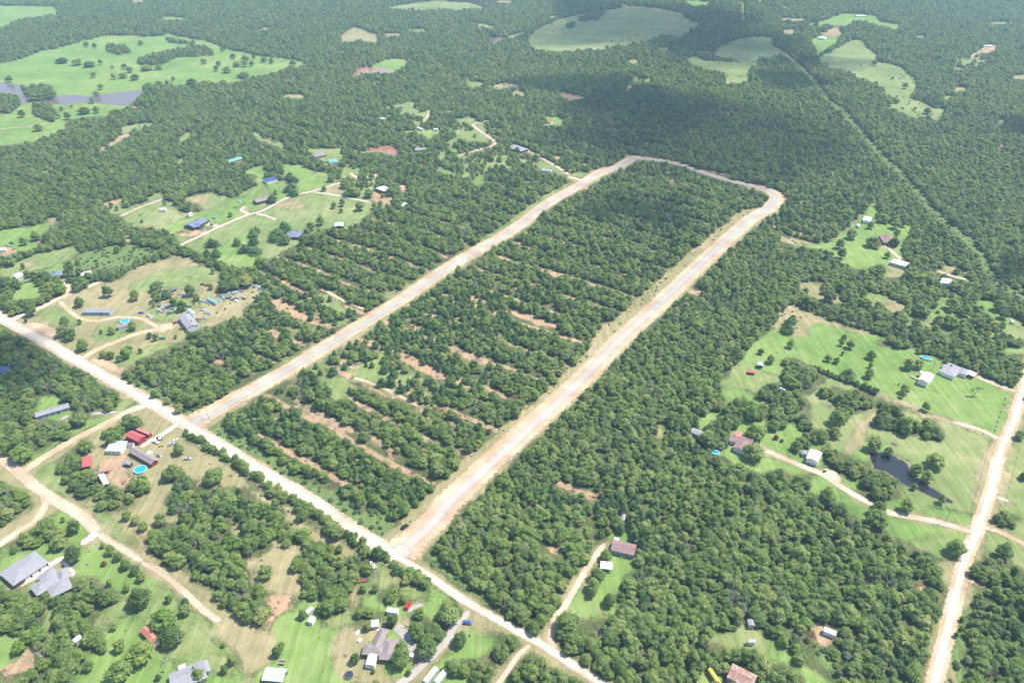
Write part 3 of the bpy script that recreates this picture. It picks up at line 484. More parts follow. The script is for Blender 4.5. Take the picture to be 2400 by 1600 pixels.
# ------------------------------------------------------------------ ground
def build_ground():
    px = np.concatenate([[-12000, -5000, -2200, -1100, -600], np.arange(X0, X1, 5.0), [3000, 3500, 4600, 7400, 14400]])
    py = np.concatenate([[-277, -262, -240, -210, -170], np.arange(Y0, 1660, 4.6), np.arange(1670, 2000, 14), [2200, 2600, 3400, 6000]])
    A, B = np.meshgrid(px, py); WX, WY = at_np(A, B)
    j = (vnoise(WX/14, WY/14, 1)-.5)*9 + (vnoise(WX/5, WY/5, 2)-.5)*4; k = (vnoise(WX/14, WY/14, 3)-.5)*9 + (vnoise(WX/5, WY/5, 4)-.5)*4
    QX, QY, _ = proj(WX+j*.7, WY+k*.7)
    QX = np.where((A < X0) | (A >= X1), X0-1, QX)
    out_ = ((A < X0) | (A >= X1) | (B < Y0)).ravel()
    QS = [(QX, QY)]
    for ox, oy in ((2.2, 0), (-2.2, 0), (0, 2.2), (0, -2.2), (3, 3), (-3, 3), (3, -3), (-3, -3)): QS.append(proj(WX+j*.7+ox, WY+k*.7+oy)[:2])
    CV = [cover(np.where(out_.reshape(A.shape), X0-1, qx), qy).ravel() for qx, qy in QS]
    for c_ in CV: c_[out_] = 0
    ny, nx = A.shape
    V = np.stack([WX.ravel(), WY.ravel(), np.zeros(nx*ny)], 1)
    me = bpy.data.meshes.new('ground'); me.vertices.add(nx*ny); me.vertices.foreach_set('co', V.ravel())
    i = np.arange(nx*ny).reshape(ny, nx); F = np.stack([i[:-1, :-1], i[1:, :-1], i[1:, 1:], i[:-1, 1:]], -1).reshape(-1, 4)
    me.loops.add(F.size); me.loops.foreach_set('vertex_index', F.ravel()); me.polygons.add(len(F))
    me.polygons.foreach_set('loop_start', np.arange(len(F))*4); me.update(calc_edges=True)
    soft = lambda *ks: sum(np.isin(c_, ks).astype(float) for c_ in CV)/len(CV)
    c1 = np.ones((nx*ny, 4)); c1[:, 0] = soft(1); c1[:, 1] = soft(2, 5)+soft(6)*.42; c1[:, 2] = soft(3, 8)+soft(6)*.3
    rwc = (WX*math.sin(R(34.4)) + WY*math.cos(R(34.4)))/30.0 + vnoise(WX/60, WY/60, 5)*.25
    rw = (np.clip(1.35-np.abs(rwc-np.round(rwc))*30/3.0, 0, 1)*(vnoise(WX/16, WY/16, 44) > .12)*(A > 600)*((A-939)*775+(B-1297)*809 < 0)*(B < 1150)*(WY < 1150)).ravel()*(soft(0)+soft(6))
    c2 = np.ones((nx*ny, 4)); c2[:, 0] = soft(4)+soft(6)*.3+rw*.8; c2[:, 1] = soft(7)
    for n_, c in (('cover', c1), ('cover2', c2)):
        at_ = me.color_attributes.new(n_, 'FLOAT_COLOR', 'POINT'); at_.data.foreach_set('color', c.ravel())
    me.materials.append(M['ground']); o = obj('ground', me); tag(o, kind='structure')
    me.validate()
build_ground()
def smooth_line(P, step=6.0):
    P = [Vector((p[0], p[1], 0)) for p in P]; out = []
    for i in range(len(P)-1):
        p0 = P[max(i-1, 0)]; p1 = P[i]; p2 = P[i+1]; p3 = P[min(i+2, len(P)-1)]
        n = max(2, int((p2-p1).length/step))
        for k in range(n):
            t = k/n; out.append(.5*((2*p1) + (p2-p0)*t + (2*p0-5*p1+4*p2-p3)*t*t + (3*p1-p0-3*p2+p3)*t*t*t))
    out.append(P[-1]); return out
ZS = {'dirt': .02, 'sand': .035, 'gravel': .05, 'palegravel': .06, 'limestone': .07, 'concrete': .09}
RN = {'dirt': 'dirt_road', 'sand': 'sandy_lane', 'gravel': 'gravel_road', 'palegravel': 'gravel_road', 'limestone': 'limestone_road', 'concrete': 'concrete_path'}
for idx, (k, wd, s) in enumerate(RD):
    if wd < 6 and k != 'gravel': wd *= .85
    P = smooth_line([tuple(at(p[0], p[1])) for p in pts(s)], 4.0 if wd < 7 else 7.0)
    V = []; F = []; E = []; z = ZS[k]*2 + idx*.0012; wj = 1.2 if k in ('dirt', 'sand') else 1.1
    for i, p in enumerate(P):
        d = (P[min(i+1, len(P)-1)]-P[max(i-1, 0)]).normalized(); nrm = Vector((-d.y, d.x, 0))
        endf = min(1, min(i, len(P)-1-i)/1.5+.2)
        for j, u in enumerate((-1, -.6, 0, .6, 1)):
            q = p + nrm*u*wd/2*wj; V.append((q.x, q.y, z)); E.append((1-abs(u))*endf)
        if i:
            b = i*5
            for j in range(4): F.append((b-5+j, b-5+j+1, b+j+1, b+j))
    me = mesh(RN[k], V, F, M[k]); a_ = me.attributes.new('edge', 'FLOAT', 'POINT'); a_.data.foreach_set('value', E)
    tag(obj(RN[k], me), kind='structure')
for n_, s, k, lab in WT:
    P = smooth_line([tuple(at(p[0], p[1])) for p in pts(s)] + [tuple(at(*pts(s)[0][:2]))], 5.0)[:-1]
    bm = bmesh.new(); vs = [bm.verts.new((p.x+random.uniform(-.5, .5), p.y+random.uniform(-.5, .5), .03)) for p in P]; bm.faces.new(vs)
    bmesh.ops.triangulate(bm, faces=bm.faces[:]); me = bpy.data.meshes.new('water'); bm.to_mesh(me); bm.free()
    for p in me.polygons:
        pass
    me.materials.append(M[k]); o = obj('pond_water', me); tag(o, lab, kind='structure')
    # muddy bank ring
    V = []; F = []; E = []
    n = len(P)
    cen = sum(P, Vector())/n
    for i, p in enumerate(P):
        d = (P[(i+1) % n]-P[i-1]).normalized(); nr = Vector((d.y, -d.x, 0))
        if k == 'x': nr = -nr
        for u, e in ((-1.2, 0.0), (-.4, .9), (.3, .9), (1.2, 0.0)):
            q = p+nr*u; V.append((q.x, q.y, .02)); E.append(e)
        b = i*4; c_ = ((i+1) % n)*4
        for j in range(3): F.append((b+j, c_+j, c_+j+1, b+j+1))
    me = mesh('pond_bank', V, F, M['dirt'] if k == 'red' else M['bank']); a_ = me.attributes.new('edge', 'FLOAT', 'POINT'); a_.data.foreach_set('value', [e*.35 for e in E])
    tag(obj('pond_bank', me), kind='structure')

# ------------------------------------------------------------------ summer haze between the camera and the far land
mv = bpy.data.materials.new('haze_air'); mv.use_nodes = True; N = NB(mv); N.n.remove(N.b)
pv = N.new('ShaderNodeVolumePrincipled'); pv.inputs['Color'].default_value = (.52, .8, 1, 1); pv.inputs['Density'].default_value = HAZE
N.link(pv.outputs[0], N.n['Material Output'].inputs['Volume'])
tag(MB().box(-19000, 19000, -3000, 42000, -1.5, 302).obj('haze', mv), kind='stuff')

# ------------------------------------------------------------------ tree models
ICO = None
def ico():
    global ICO
    if ICO is None:
        bm = bmesh.new(); bmesh.ops.create_icosphere(bm, subdivisions=1, radius=1)
        ICO = (np.array([v.co[:] for v in bm.verts]), [tuple(v.index for v in f.verts) for f in bm.faces]); bm.free()
    return ICO
def crown_mesh(name, lobes, nleaf, size, material, seed, up=-.35, jitter=.55, core=.8):
    r = np.random.default_rng(seed); V = []; F = []
    iv, if_ = ico()
    for (c, s) in lobes:
        n = len(V); w_ = iv*np.array(s)*core*(1+r.uniform(-.15, .15, (len(iv), 1)))+np.array(c); V += w_.tolist(); F += [tuple(i+n for i in f) for f in if_]
    area = np.array([s[0]*s[1] for c, s in lobes]); area = area/area.sum()
    for _ in range(nleaf):
        c, s = lobes[r.choice(len(lobes), p=area)]; c = np.array(c); s = np.array(s)
        while True:
            d = r.normal(size=3); d /= np.linalg.norm(d)
            if d[2] > up: break
        p = c + d*s*r.uniform(.82, 1.12)
        nrm = d/s + np.array([0, 0, .7])/s.mean() + r.normal(size=3)*jitter*.62/s.mean(); nrm /= np.linalg.norm(nrm)
        t = np.cross(nrm, r.normal(size=3)); t /= np.linalg.norm(t)+1e-9; b = np.cross(nrm, t)
        q = size*r.uniform(.6, 1.35)
        n = len(V); V += [(p+t*q*.6).tolist(), (p+b*q*.45+nrm*q*.1).tolist(), (p-t*q*.55).tolist(), (p-b*q*.5).tolist()]
        F.append((n, n+1, n+2, n+3))
    return mesh(name, V, F, material)
def trunk_mesh(h, r0, limbs, seed, material=None, spread=1.8, top=None):
    rr = random.Random(seed); m = MB(); m.tube((0, 0, -.2), (0, 0, h), r0, r0*.7, 6)
    for i in range(limbs):
        a = 6.28*i/limbs + rr.uniform(-.4, .4); e = (math.cos(a)*spread*rr.uniform(.7, 1.1), math.sin(a)*spread*rr.uniform(.7, 1.1), h + (top or 2.0)*rr.uniform(.7, 1.2))
        m.tube((0, 0, h-.2), e, r0*.5, r0*.18, 5)
        if material is DEAD:
            for k in range(3):
                b = a+rr.uniform(-1, 1); m.tube(e, (e[0]+math.cos(b)*rr.uniform(.6, 1.6), e[1]+math.sin(b)*rr.uniform(.6, 1.6), e[2]+rr.uniform(.3, 1.6)), r0*.2, r0*.06, 4)
    return mesh('trunk', m.V, m.F, material or BARK)
BROAD = []; CED = []; SHR = []; BARE = []
for s_ in range(8):
    r = np.random.default_rng(100+s_); lob = [((0, 0, 5.0), (2.0, 2.0, 2.0))]
    nl = 8 + s_ % 4
    for i in range(nl):
        a = 6.28*i/nl + r.uniform(-.45, .45); d = r.uniform(1.3, 2.5); q = r.uniform(1.0, 1.65)
        lob.append(((d*math.cos(a), d*math.sin(a), 4.3 + r.uniform(-1.2, .9) - (d-1.8)*.5), (q, q, q*.85)))
    for i in range(6):
        a = 6.28*i/6 + r.uniform(-.4, .4); lob.append(((1.9*math.cos(a), 1.9*math.sin(a), 2.7+r.uniform(-.3, .4)), (1.25, 1.25, 1.0)))
    for i in range(3): lob.append(((r.uniform(-1.3, 1.3), r.uniform(-1.3, 1.3), 6.1+r.uniform(-.2, .7)), (1.25, 1.25, 1.0)))
    BROAD.append((crown_mesh('oak_crown', lob, 760, .55, LEAF, s_), trunk_mesh(2.4, .24, 4, s_)))
for s_ in range(4):
    r = np.random.default_rng(200+s_); lob = []
    for i in range(11):
        h = .9+4.6*(i/10)**.9; q = 2.0*(1-(i/10)**1.7)+.3; a = r.uniform(0, 6.28); k = q*.35
        lob.append(((k*math.cos(a), k*math.sin(a), h), (q, q, .85)))
    CED.append((crown_mesh('cedar_crown', lob, 420, .42, CEDAR, 50+s_, up=-.2, jitter=.4), trunk_mesh(1.5, .16, 0, s_)))
for s_ in range(3):
    r = np.random.default_rng(300+s_); lob = [((r.uniform(-.7, .7), r.uniform(-.7, .7), .5), (.8, .8, .65)) for _ in range(4)]
    SHR.append((crown_mesh('shrub_leaves', lob, 130, .34, SHRUB, 70+s_), trunk_mesh(.4, .05, 3, s_, spread=.5, top=.4)))
for s_ in range(2): BARE.append((None, trunk_mesh(2.6, .24, 7, 400+s_, DEAD, 2.3, 3.4)))
def joined(crown, trunk, name):
    V = []; F = []; mi = []; mats = []
    for me in (crown, trunk):
        if me is None: continue
        n = len(V); V += [v.co[:] for v in me.vertices]; F += [tuple(i+n for i in p.vertices) for p in me.polygons]; mi += [len(mats)]*len(me.polygons); mats += list(me.materials)
    return mesh(name, V, F, mats, mi)
def proto_coll(name, models):
    c = bpy.data.collections.new(name)
    for k, (cr, tr) in enumerate(models):
        o = bpy.data.objects.new('%s_model_%02d' % (name, k), joined(cr, tr, name)); c.objects.link(o)
    return c
def scatter(name, coll, X, Y, scl, hs, idx, label, cat):
    n = len(X); V = np.stack([X, Y, np.zeros(n)], 1)
    me = bpy.data.meshes.new(name); me.vertices.add(n); me.vertices.foreach_set('co', V.ravel())
    sv = np.stack([scl, scl, scl*hs], 1).astype(np.float32)
    a = me.attributes.new('grow', 'FLOAT_VECTOR', 'POINT'); a.data.foreach_set('vector', sv.ravel())
    a = me.attributes.new('turn', 'FLOAT_VECTOR', 'POINT'); a.data.foreach_set('vector', np.stack([rng.uniform(-.06, .06, n), rng.uniform(-.06, .06, n), rng.uniform(0, 6.28, n)], 1).astype(np.float32).ravel())
    a = me.attributes.new('pick', 'INT', 'POINT'); a.data.foreach_set('value', idx.astype(np.int32)); me.update()
    o = obj(name, me); g = bpy.data.node_groups.new(name, 'GeometryNodeTree')
    g.interface.new_socket('Geometry', in_out='INPUT', socket_type='NodeSocketGeometry'); g.interface.new_socket('Geometry', in_out='OUTPUT', socket_type='NodeSocketGeometry')
    nd = g.nodes; gi = nd.new('NodeGroupInput'); go = nd.new('NodeGroupOutput'); ip = nd.new('GeometryNodeInstanceOnPoints')
    ci = nd.new('GeometryNodeCollectionInfo'); ci.inputs[0].default_value = coll; ci.inputs['Separate Children'].default_value = True; ci.inputs['Reset Children'].default_value = True
    def na(nm, ty): x = nd.new('GeometryNodeInputNamedAttribute'); x.data_type = ty; x.inputs[0].default_value = nm; return x.outputs[0]
    g.links.new(gi.outputs[0], ip.inputs['Points']); g.links.new(ci.outputs[0], ip.inputs['Instance']); ip.inputs['Pick Instance'].default_value = True
    g.links.new(na('pick', 'INT'), ip.inputs['Instance Index']); g.links.new(na('turn', 'FLOAT_VECTOR'), ip.inputs['Rotation']); g.links.new(na('grow', 'FLOAT_VECTOR'), ip.inputs['Scale'])
    g.links.new(ip.outputs[0], go.inputs[0]); md = o.modifiers.new('scatter', 'NODES'); md.node_group = g
    return tag(o, label, cat, kind='stuff')

# ------------------------------------------------------------------ woodland layout
FOOT = []          # building footprints (world) kept clear: (cx, cy, radius)
LM = []            # landmarks: (short name, photo x, photo y)
wallm = dict(white=plain('white_siding', (.75, .75, .72), .7, .05), brick=plain('brown_brick_wall', (.16, .09, .065), .9, .2, 2), tan=plain('tan_wall', (.45, .36, .26)), red=plain('red_wall', (.3, .045, .05)),
             blue=plain('grey_blue_siding', (.34, .42, .47)), grey=plain('grey_metal_wall', (.5, .52, .54)), dark=plain('dark_wall', (.1, .085, .075)), orange=plain('orange_brick_wall', (.45, .17, .08)))
rf = dict(grey=roof_mat('grey_shingles', (.29, .285, .3)), taupe=roof_mat('taupe_shingles', (.27, .23, .215)), mauve=roof_mat('mauve_shingles', (.27, .17, .16)), brown=roof_mat('brown_shingles', (.27, .17, .15)),
          red=roof_mat('red_metal_roof', (.46, .1, .1), rows=False), white=roof_mat('white_metal_roof', (.64, .65, .66), rows=False), silver=roof_mat('silver_metal_roof', (.44, .5, .54), rows=False, rough=.5),
          rust=roof_mat('rusted_tin_roof', (.42, .36, .33), (.3, .16, .115), rows=False, amount=.44), rust2=roof_mat('rust_brown_tin_roof', (.5, .3, .24), (.38, .14, .09), rows=False, amount=.42),
          slate=roof_mat('blue_grey_roof', (.17, .2, .27)), teal=roof_mat('teal_metal_roof', (.15, .36, .3), rows=False), blue=roof_mat('dark_blue_roof', (.05, .09, .22), rows=False), pink=roof_mat('faded_red_porch_roof', (.45, .18, .16), rows=False),
          cream=roof_mat('streaked_white_tin_roof', (.78, .76, .74), (.5, .3, .26), rows=False, amount=.56))
M['glass'] = mat('window_glass', (.03, .04, .05), .1, 0, .8); M['trim'] = mat('white_trim', (.75, .75, .72), .6); M['door'] = mat('dark_door', (.12, .07, .05), .6)
M['post'] = mat('post_wood', (.3, .25, .2), .9); M['garage_door'] = mat('garage_door', (.72, .73, .74), .6)
def frame(s, h):
    p = [at(q[0], q[1], h) for q in pts(s)]; a, b, c = p[:3]
    d = (b-a); L = d.length; d.normalize(); n = Vector((-d.y, d.x, 0)); w_ = (c-b).dot(n); cen = a + d*L/2 + n*w_/2; W = abs(w_)
    ang = math.atan2(d.y, d.x)
    if W > L: L, W = W, L; ang += math.pi/2
    return cen, L, W, ang
def roof_part(L, W, h, rise, kind, o=.45):
    m = MB(); t = .16; hw = W/2+o; hl = L/2+o
    if kind in ('gable', 'quonset'):
        if kind == 'quonset': up = [(hw*math.cos(math.pi*k/8), h+rise*math.sin(math.pi*k/8)**.8) for k in range(9)]
        else: up = [(hw, h-o*rise/W*1.2), (0, h+rise), (-hw, h-o*rise/W*1.2)]
        k = len(up)
        V = [(x, y, z+dz) for x in (-hl, hl) for dz in (0, t) for (y, z) in up]
        F = []
        for i in range(k-1):
            F += [(i, i+1, 2*k+i+1, 2*k+i), (k+i, 3*k+i, 3*k+i+1, k+i+1), (i, k+i, k+i+1, i+1), (2*k+i, 2*k+i+1, 3*k+i+1, 3*k+i)]
        F += [(0, 2*k, 3*k, k), (k-1, 2*k-1, 4*k-1, 3*k-1)]; m.add(V, F)
    elif kind == 'hip':
        r = max(L/2-W/2, .3); z0 = h-.1
        V = [(-hl, -hw, z0), (hl, -hw, z0), (hl, hw, z0), (-hl, hw, z0), (-r, 0, h+rise), (r, 0, h+rise), (-hl, -hw, z0-t), (hl, -hw, z0-t), (hl, hw, z0-t), (-hl, hw, z0-t)]
        m.add(V, [(0, 1, 5, 4), (1, 2, 5), (2, 3, 4, 5), (3, 0, 4), (0, 6, 7, 1), (1, 7, 8, 2), (2, 8, 9, 3), (3, 9, 6, 0), (9, 8, 7, 6)])
    else:
        V = [(-hl, -hw, h), (hl, -hw, h), (hl, hw, h+rise), (-hl, hw, h+rise)]; V += [(x, y, z+t) for x, y, z in V]
        m.add(V, [(0, 3, 2, 1), (4, 5, 6, 7), (0, 1, 5, 4), (1, 2, 6, 5), (2, 3, 7, 6), (3, 0, 4, 7)])
    return m
def shell(root, cen, L, W, ang, h, rise, kind, roof, wall, win=0, door=False, open_=False, o=.45, garage=0, cut=0.0):
    def place(ob): ob.location = (cen.x-root.location.x, cen.y-root.location.y, cut); ob.rotation_euler = (0, 0, ang); return ob
    if open_:
        n = 2 + (L > 7)
        for sy in (-1, 1):
            for i in range(n):
                x = -L/2+.2+(L-.4)*i/(n-1); place(MB().box(x-.09, x+.09, sy*(W/2-.15)-.09, sy*(W/2-.15)+.09, 0, h-.05).obj('post', M['post'], root))
        if open_ == 2: place(MB().box(-L/2+.1, L/2-.1, W/2-.22, W/2-.1, 0, h-.1).obj('wall', wall, root))
    else:
        hw, hl = W/2-.05, L/2-.05; zt = h-.02
        if kind == 'gable': prof = [(-hw, 0), (hw, 0), (hw, zt-.08), (0, zt+rise*.93), (-hw, zt-.08)]
        elif kind == 'quonset': prof = [(-hw, 0), (hw, 0)] + [(hw*math.cos(math.pi*k/8), h+(rise-.1)*math.sin(math.pi*k/8)**.8-.03) for k in range(9)]
        elif kind == 'shed': prof = [(-hw, 0), (hw, 0), (hw, h+rise*.97-.05), (-hw, h+rise*.03-.03)]
        else: prof = [(-hw, 0), (hw, 0), (hw, zt-.18), (-hw, zt-.18)]
        place(MB().prism(prof, -hl, hl).obj('wall', wall, root))
    place(roof_part(L, W, h, rise, kind, o).obj('roof', roof, root))
    if kind == 'gable' and L > 9:
        place(MB().box(-L/2-o, L/2+o, -.14, .14, h+rise+.12, h+rise+.22).obj('ridge_cap', roof, root))
    for sy in (-1, 1):
        for i in range(win):
            x = -L/2 + L*(i+.6)/(win+.2); y = sy*(W/2-.04)
            f = place(MB().box(x-.65, x+.65, min(y, y+sy*.06), max(y, y+sy*.06), .9, 2.1).obj('window', M['trim'], root))
            g = MB().box(x-.55, x+.55, min(y+sy*.05, y+sy*.09), max(y+sy*.05, y+sy*.09), 1.0, 2.0).obj('pane', M['glass'], f)
    if door:
        y = -(W/2-.04); place(MB().box(L*.12, L*.12+1, y-.07, y, 0, 2.1).obj('door', M['door'], root))
        if W > 8: place(MB().box(-.35+L*.2, .35+L*.2, W*.18-.35, W*.18+.35, h+rise*.3, h+rise+.7).obj('chimney', wallm['brick'], root))
    for i in range(garage):
        y = -(W/2-.04); x = -L*.12+i*4.2-2; place(MB().box(x, x+3.2, y-.07, y, 0, 2.4).obj('garage_door', M['garage_door'], root))
def building(name, label, cat, lm, s, h=2.8, rise=1.3, kind='gable', roof='grey', wall='white', win=0, door=False, open_=False, wings=(), garage=0, o=.45):
    cen, L, W, ang = frame(s, h); root = empty(name, (cen.x, cen.y, 0)); tag(root, label, cat)
    shell(root, cen, L, W, ang, h, rise, kind, rf[roof], wallm[wall], win, door, open_, o, garage)
    FOOT.append((cen.x, cen.y, math.hypot(L, W)/2*.82+2.2)); px, py, _ = proj(cen.x, cen.y, h)
    for i, wg in enumerate(wings):
        c2, L2, W2, a2 = frame(wg[0], wg[1] if len(wg) > 1 else h)
        shell(root, c2, L2, W2, a2, wg[1] if len(wg) > 1 else h, rise*.9, wg[3] if len(wg) > 3 else kind, rf[wg[2] if len(wg) > 2 else roof], wallm[wall], 1 if win else 0, False, wg[4] if len(wg) > 4 else False, o, 0, .013*(i+1))
        FOOT.append((c2.x, c2.y, math.hypot(L2, W2)/2*.8+2))
    if lm: LM.append((lm, px, py))
    return root
BD = building
BD('garage', 'large grey-roofed garage with white doors, leftmost building at the bottom left', 'garage', 'grey-roofed garage at far left', 'a0,850 930,250 1240,600', 3, 1.5, 'hip', 'grey', 'brick', 2, garage=3)
BD('house', 'grey shingle house with several wings beside the large garage', 'house', 'winged grey house at bottom left', 'a840,1220 1500,830 1680,1060', 3, 1.5, 'hip', 'grey', 'brick', 3, True,
   wings=[('a1040,960 1430,690 1620,860',), ('a1540,830 1800,700 1990,900',), ('a1300,1210 1860,950 2010,1230',)])
BD('shed', 'rust-red tin roofed shed between two oaks on the bright lawn', 'shed', 'rust-red tin shed', 'M1345,1045 1460,1170 1420,1225', 2.8, .7, 'gable', 'rust2', 'white', o=.3)
BD('house', 'grey-roofed house cut off by the bottom edge of the photo', 'house', 'grey house at bottom edge', 'M1560,1490 1860,1360 1920,1500', 2.9, 1.6, 'gable', 'grey', 'tan', 2, True)
BD('shed', 'small grey lean-to shed at the right end of the bottom-edge grey house', 'shed', None, 'M1875,1372 1905,1358 1938,1450', 2.3, .5, 'shed', 'grey', 'grey', o=.2)
BD('cargo_trailer', 'white box trailer parked behind the bottom-edge grey house', 'trailer', None, 'M1635,1415 1700,1385 1722,1432', 2.4, .1, 'shed', 'white', 'white', o=.03)
BD('shed', 'half-hidden white shed among the bottom left oaks', 'shed', 'half-hidden white shed', 'M665,1170 725,1125 750,1152', 2.4, .5, 'gable', 'white', 'grey', o=.2)
BD('house', 'taupe-roofed house with branching wings in the middle of the bottom lawn', 'house', 'taupe-roofed house', 'b640,755 890,775 760,1130', 2.9, 1.5, 'hip', 'taupe', 'brick', 2, True,
   wings=[('b565,560 700,590 560,1010', 2.9), ('b280,850 640,880 570,1050', 2.9)])
BD('carport', 'white barrel-roofed metal carport in front of the taupe-roofed house', 'carport', 'white barrel-roofed carport', 'b340,1045 510,1065 460,1265', 2.1, 1.1, 'quonset', 'white', 'white', o=.05)
BD('shed', 'white flat-roofed shed under oaks near the red car', 'shed', 'white shed by the red car', 'b700,185 900,215 872,280', 2.4, .2, 'shed', 'white', 'white', o=.2)
BD('shed', 'white-roofed shed touching the back of the taupe-roofed house', 'shed', None, 'b400,430 398,535 525,572', 2.3, .4, 'shed', 'white', 'grey', o=.2)
BD('shed', 'tiny white-roofed well shed on the drive right of the taupe-roofed house', 'shed', None, 'b1100,1012 1180,1025 1148,1085', 2, .3, 'shed', 'white', 'grey', o=.1)
BD('shed', 'narrow pale-blue-roofed kennel shed at the edge of the square lawn', 'shed', 'pale blue kennel shed', 'N500,864 528,885 496,945', 2.2, .5, 'gable', 'silver', 'grey', o=.15)
BD('shed', 'small white kennel shed inside the wire pen on the square lawn', 'shed', None, 'N470,1000 500,955 532,985', 2.1, .4, 'gable', 'white', 'white', o=.15)
BD('barn', 'silver-roofed metal barn at the bottom edge beside the bare tan field', 'barn', 'silver-roofed metal barn', 'N100,1425 285,1440 250,1555', 3.2, .8, 'gable', 'silver', 'grey', open_=2, o=.2)
BD('mobile_home', 'mauve-roofed mobile home with grey-blue siding alone in the woodland', 'mobile home', 'mauve-roofed mobile home', 'O935,252 1140,300 1113,392', 2.9, 1.2, 'gable', 'mauve', 'blue', 5, True, o=.25)
BD('porch', 'cream wooden deck on the back corner of the mauve-roofed mobile home', 'deck', None, 'O937,230 985,236 980,260', .8, .05, 'shed', 'white', 'white', o=.02)
BD('carport', 'white canopy half under an oak beside the sandy lane to the mobile home', 'canopy', 'white canopy', 'O815,450 922,462 885,522', 2.4, .2, 'shed', 'white', 'white', open_=1, o=.1)
BD('shed', 'small grey-roofed open shed at the top end of the sandy lane', 'shed', 'grey open shed', 'O1015,18 1050,28 1018,82', 2.6, .6, 'gable', 'grey', 'tan', open_=1, o=.15)
BD('barn', 'rusted tin barn at the bottom edge next to the yellow bus', 'barn', 'rusted tin barn', 'O2030,1390 2250,1500 2170,1610', 3.6, 1.1, 'gable', 'rust', 'grey', o=.2)
BD('shed', 'grey weathered shed deep in the woodland above the yellow bus', 'shed', None, 'O2165,985 2218,988 2225,1040', 2.4, .5, 'gable', 'grey', 'tan', o=.2)
BD('house', 'mauve-brown-roofed L-shaped house near the small round pool', 'house', 'mauve-brown L-shaped house', 'e300,332 765,440 690,565', 2.9, 1.4, 'gable', 'mauve', 'white', 2, True,
   wings=[('e480,440 352,612 600,725', 2.9), ('e375,372 440,297 535,332', 3.3, 'pink', 'shed', 1)])
BD('barn', 'white barn with red-streaked tin roof beside the sandy drive', 'barn', 'streaked white barn', 'e1990,655 2230,742 2160,935', 3.6, 1.0, 'gable', 'cream', 'white', door=True, o=.2)
BD('shed', 'little grey shed between an oak and the streaked white barn', 'shed', None, 'e1790,682 1892,692 1862,765', 2.2, .6, 'gable', 'grey', 'grey', o=.15)
BD('shed', 'small pale-green-roofed shed at the left end of the big green field', 'shed', 'pale green-roofed shed', 'J2255,190 2302,196 2290,224', 2.6, .6, 'gable', 'silver', 'dark', o=.15)
BD('container', 'bright red-orange container on the field edge by the woodland', 'container', 'bright red container', 'J2165,262 2225,267 2222,290', 1.8, .03, 'shed', 'red', 'red', o=.02)
BD('house', 'grey-roofed ranch house with white walls near the blue oval pool', 'house', 'grey ranch house', 'f975,312 1235,420 1135,600', 3, 1.3, 'hip', 'grey', 'white', 2, True, wings=[('f1160,385 1350,452 1305,540', 2.9)])
BD('carport', 'white flat carport on the end of the grey ranch house', 'carport', None, 'f1348,452 1490,510 1450,575', 2.7, .15, 'shed', 'white', 'white', open_=1, o=.1)
BD('gazebo', 'small grey-roofed porch at the left end of the grey ranch house', 'porch', None, 'f862,330 928,345 900,400', 2.5, .5, 'hip', 'grey', 'dark', open_=1, o=.15)
BD('shop', 'big white metal workshop on the lawn left of the ranch house', 'workshop', 'white metal workshop', 'f528,482 708,552 600,690', 4, 1, 'gable', 'white', 'white', 0, wings=[('f432,478 510,485 470,555', 3, 'white', 'shed', 1)], o=.15)
BD('shed', 'white-roofed shed on the strip lawn north of the dark-brown house', 'shed', 'white shed on the strip lawn', 'G885,420 952,432 925,466', 3, .5, 'gable', 'white', 'white', o=.2)
BD('house', 'dark brown hip-roofed house on the far right lawn', 'house', 'dark brown hip-roofed house', 'G1018,590 1155,597 1110,660', 3, 1.8, 'hip', 'brown', 'brick', 2, True)
BD('barn', 'long white-roofed barn below the dark brown house', 'barn', 'long white-roofed barn', 'G1158,808 1300,848 1282,885', 3, .8, 'gable', 'white', 'grey', 0, o=.2)
BD('barn', 'white-roofed building half hidden by oaks beside the far right lane', 'barn', 'half-hidden white roof', 'G1602,985 1722,1015 1700,1058', 3, .8, 'gable', 'white', 'white', o=.2)
BD('shed', 'tiny white outhouse on the far right lawn', 'shed', None, 'G818,492 840,494 836,512', 2.4, .3, 'shed', 'white', 'white', o=.1)
BD('shed', 'tiny white box shed on the grass at the right edge', 'shed', None, 'G2230,1372 2258,1376 2254,1392', 2, .2, 'shed', 'white', 'white', o=.1)
BD('barn', 'red-roofed barn beside the red container and white drive', 'barn', 'red-roofed barn', 'c1282,287 1575,412 1432,538', 3.4, 1.1, 'gable', 'red', 'red', open_=False, o=.25, door=True)
BD('container', 'long red container behind the red-roofed barn', 'container', 'long red container', 'c1430,207 1712,327 1655,385', 2.7, .03, 'shed', 'pink', 'red', o=.02)
BD('carport', 'white ribbed-roof portable building left of the long red house', 'building', 'white portable building', 'c832,522 1165,532 1058,755', 2.9, .7, 'gable', 'silver', 'white', 3, o=.25)
BD('house', 'long grey-brown-roofed red house beside the blue round pool', 'house', 'long red house', 'c1345,668 1850,955 1722,1055', 2.8, 1.2, 'gable', 'taupe', 'red', 4, True)
BD('shed', 'red-roofed open shed at the left of the dirt yard', 'shed', 'red-roofed open shed', 'c142,902 342,852 432,1062', 2.8, .5, 'shed', 'red', 'red', open_=2, o=.15)
BD('gazebo', 'small grey-roofed garden shed on the dirt beside the round pool', 'shed', None, 'c1132,972 1280,1008 1218,1070', 2.3, .6, 'gable', 'grey', 'dark', o=.2)
BD('shed', 'small white-roofed shed behind the long red house', 'shed', None, 'c1592,792 1682,742 1762,792', 2.3, .4, 'gable', 'white', 'white', o=.15)
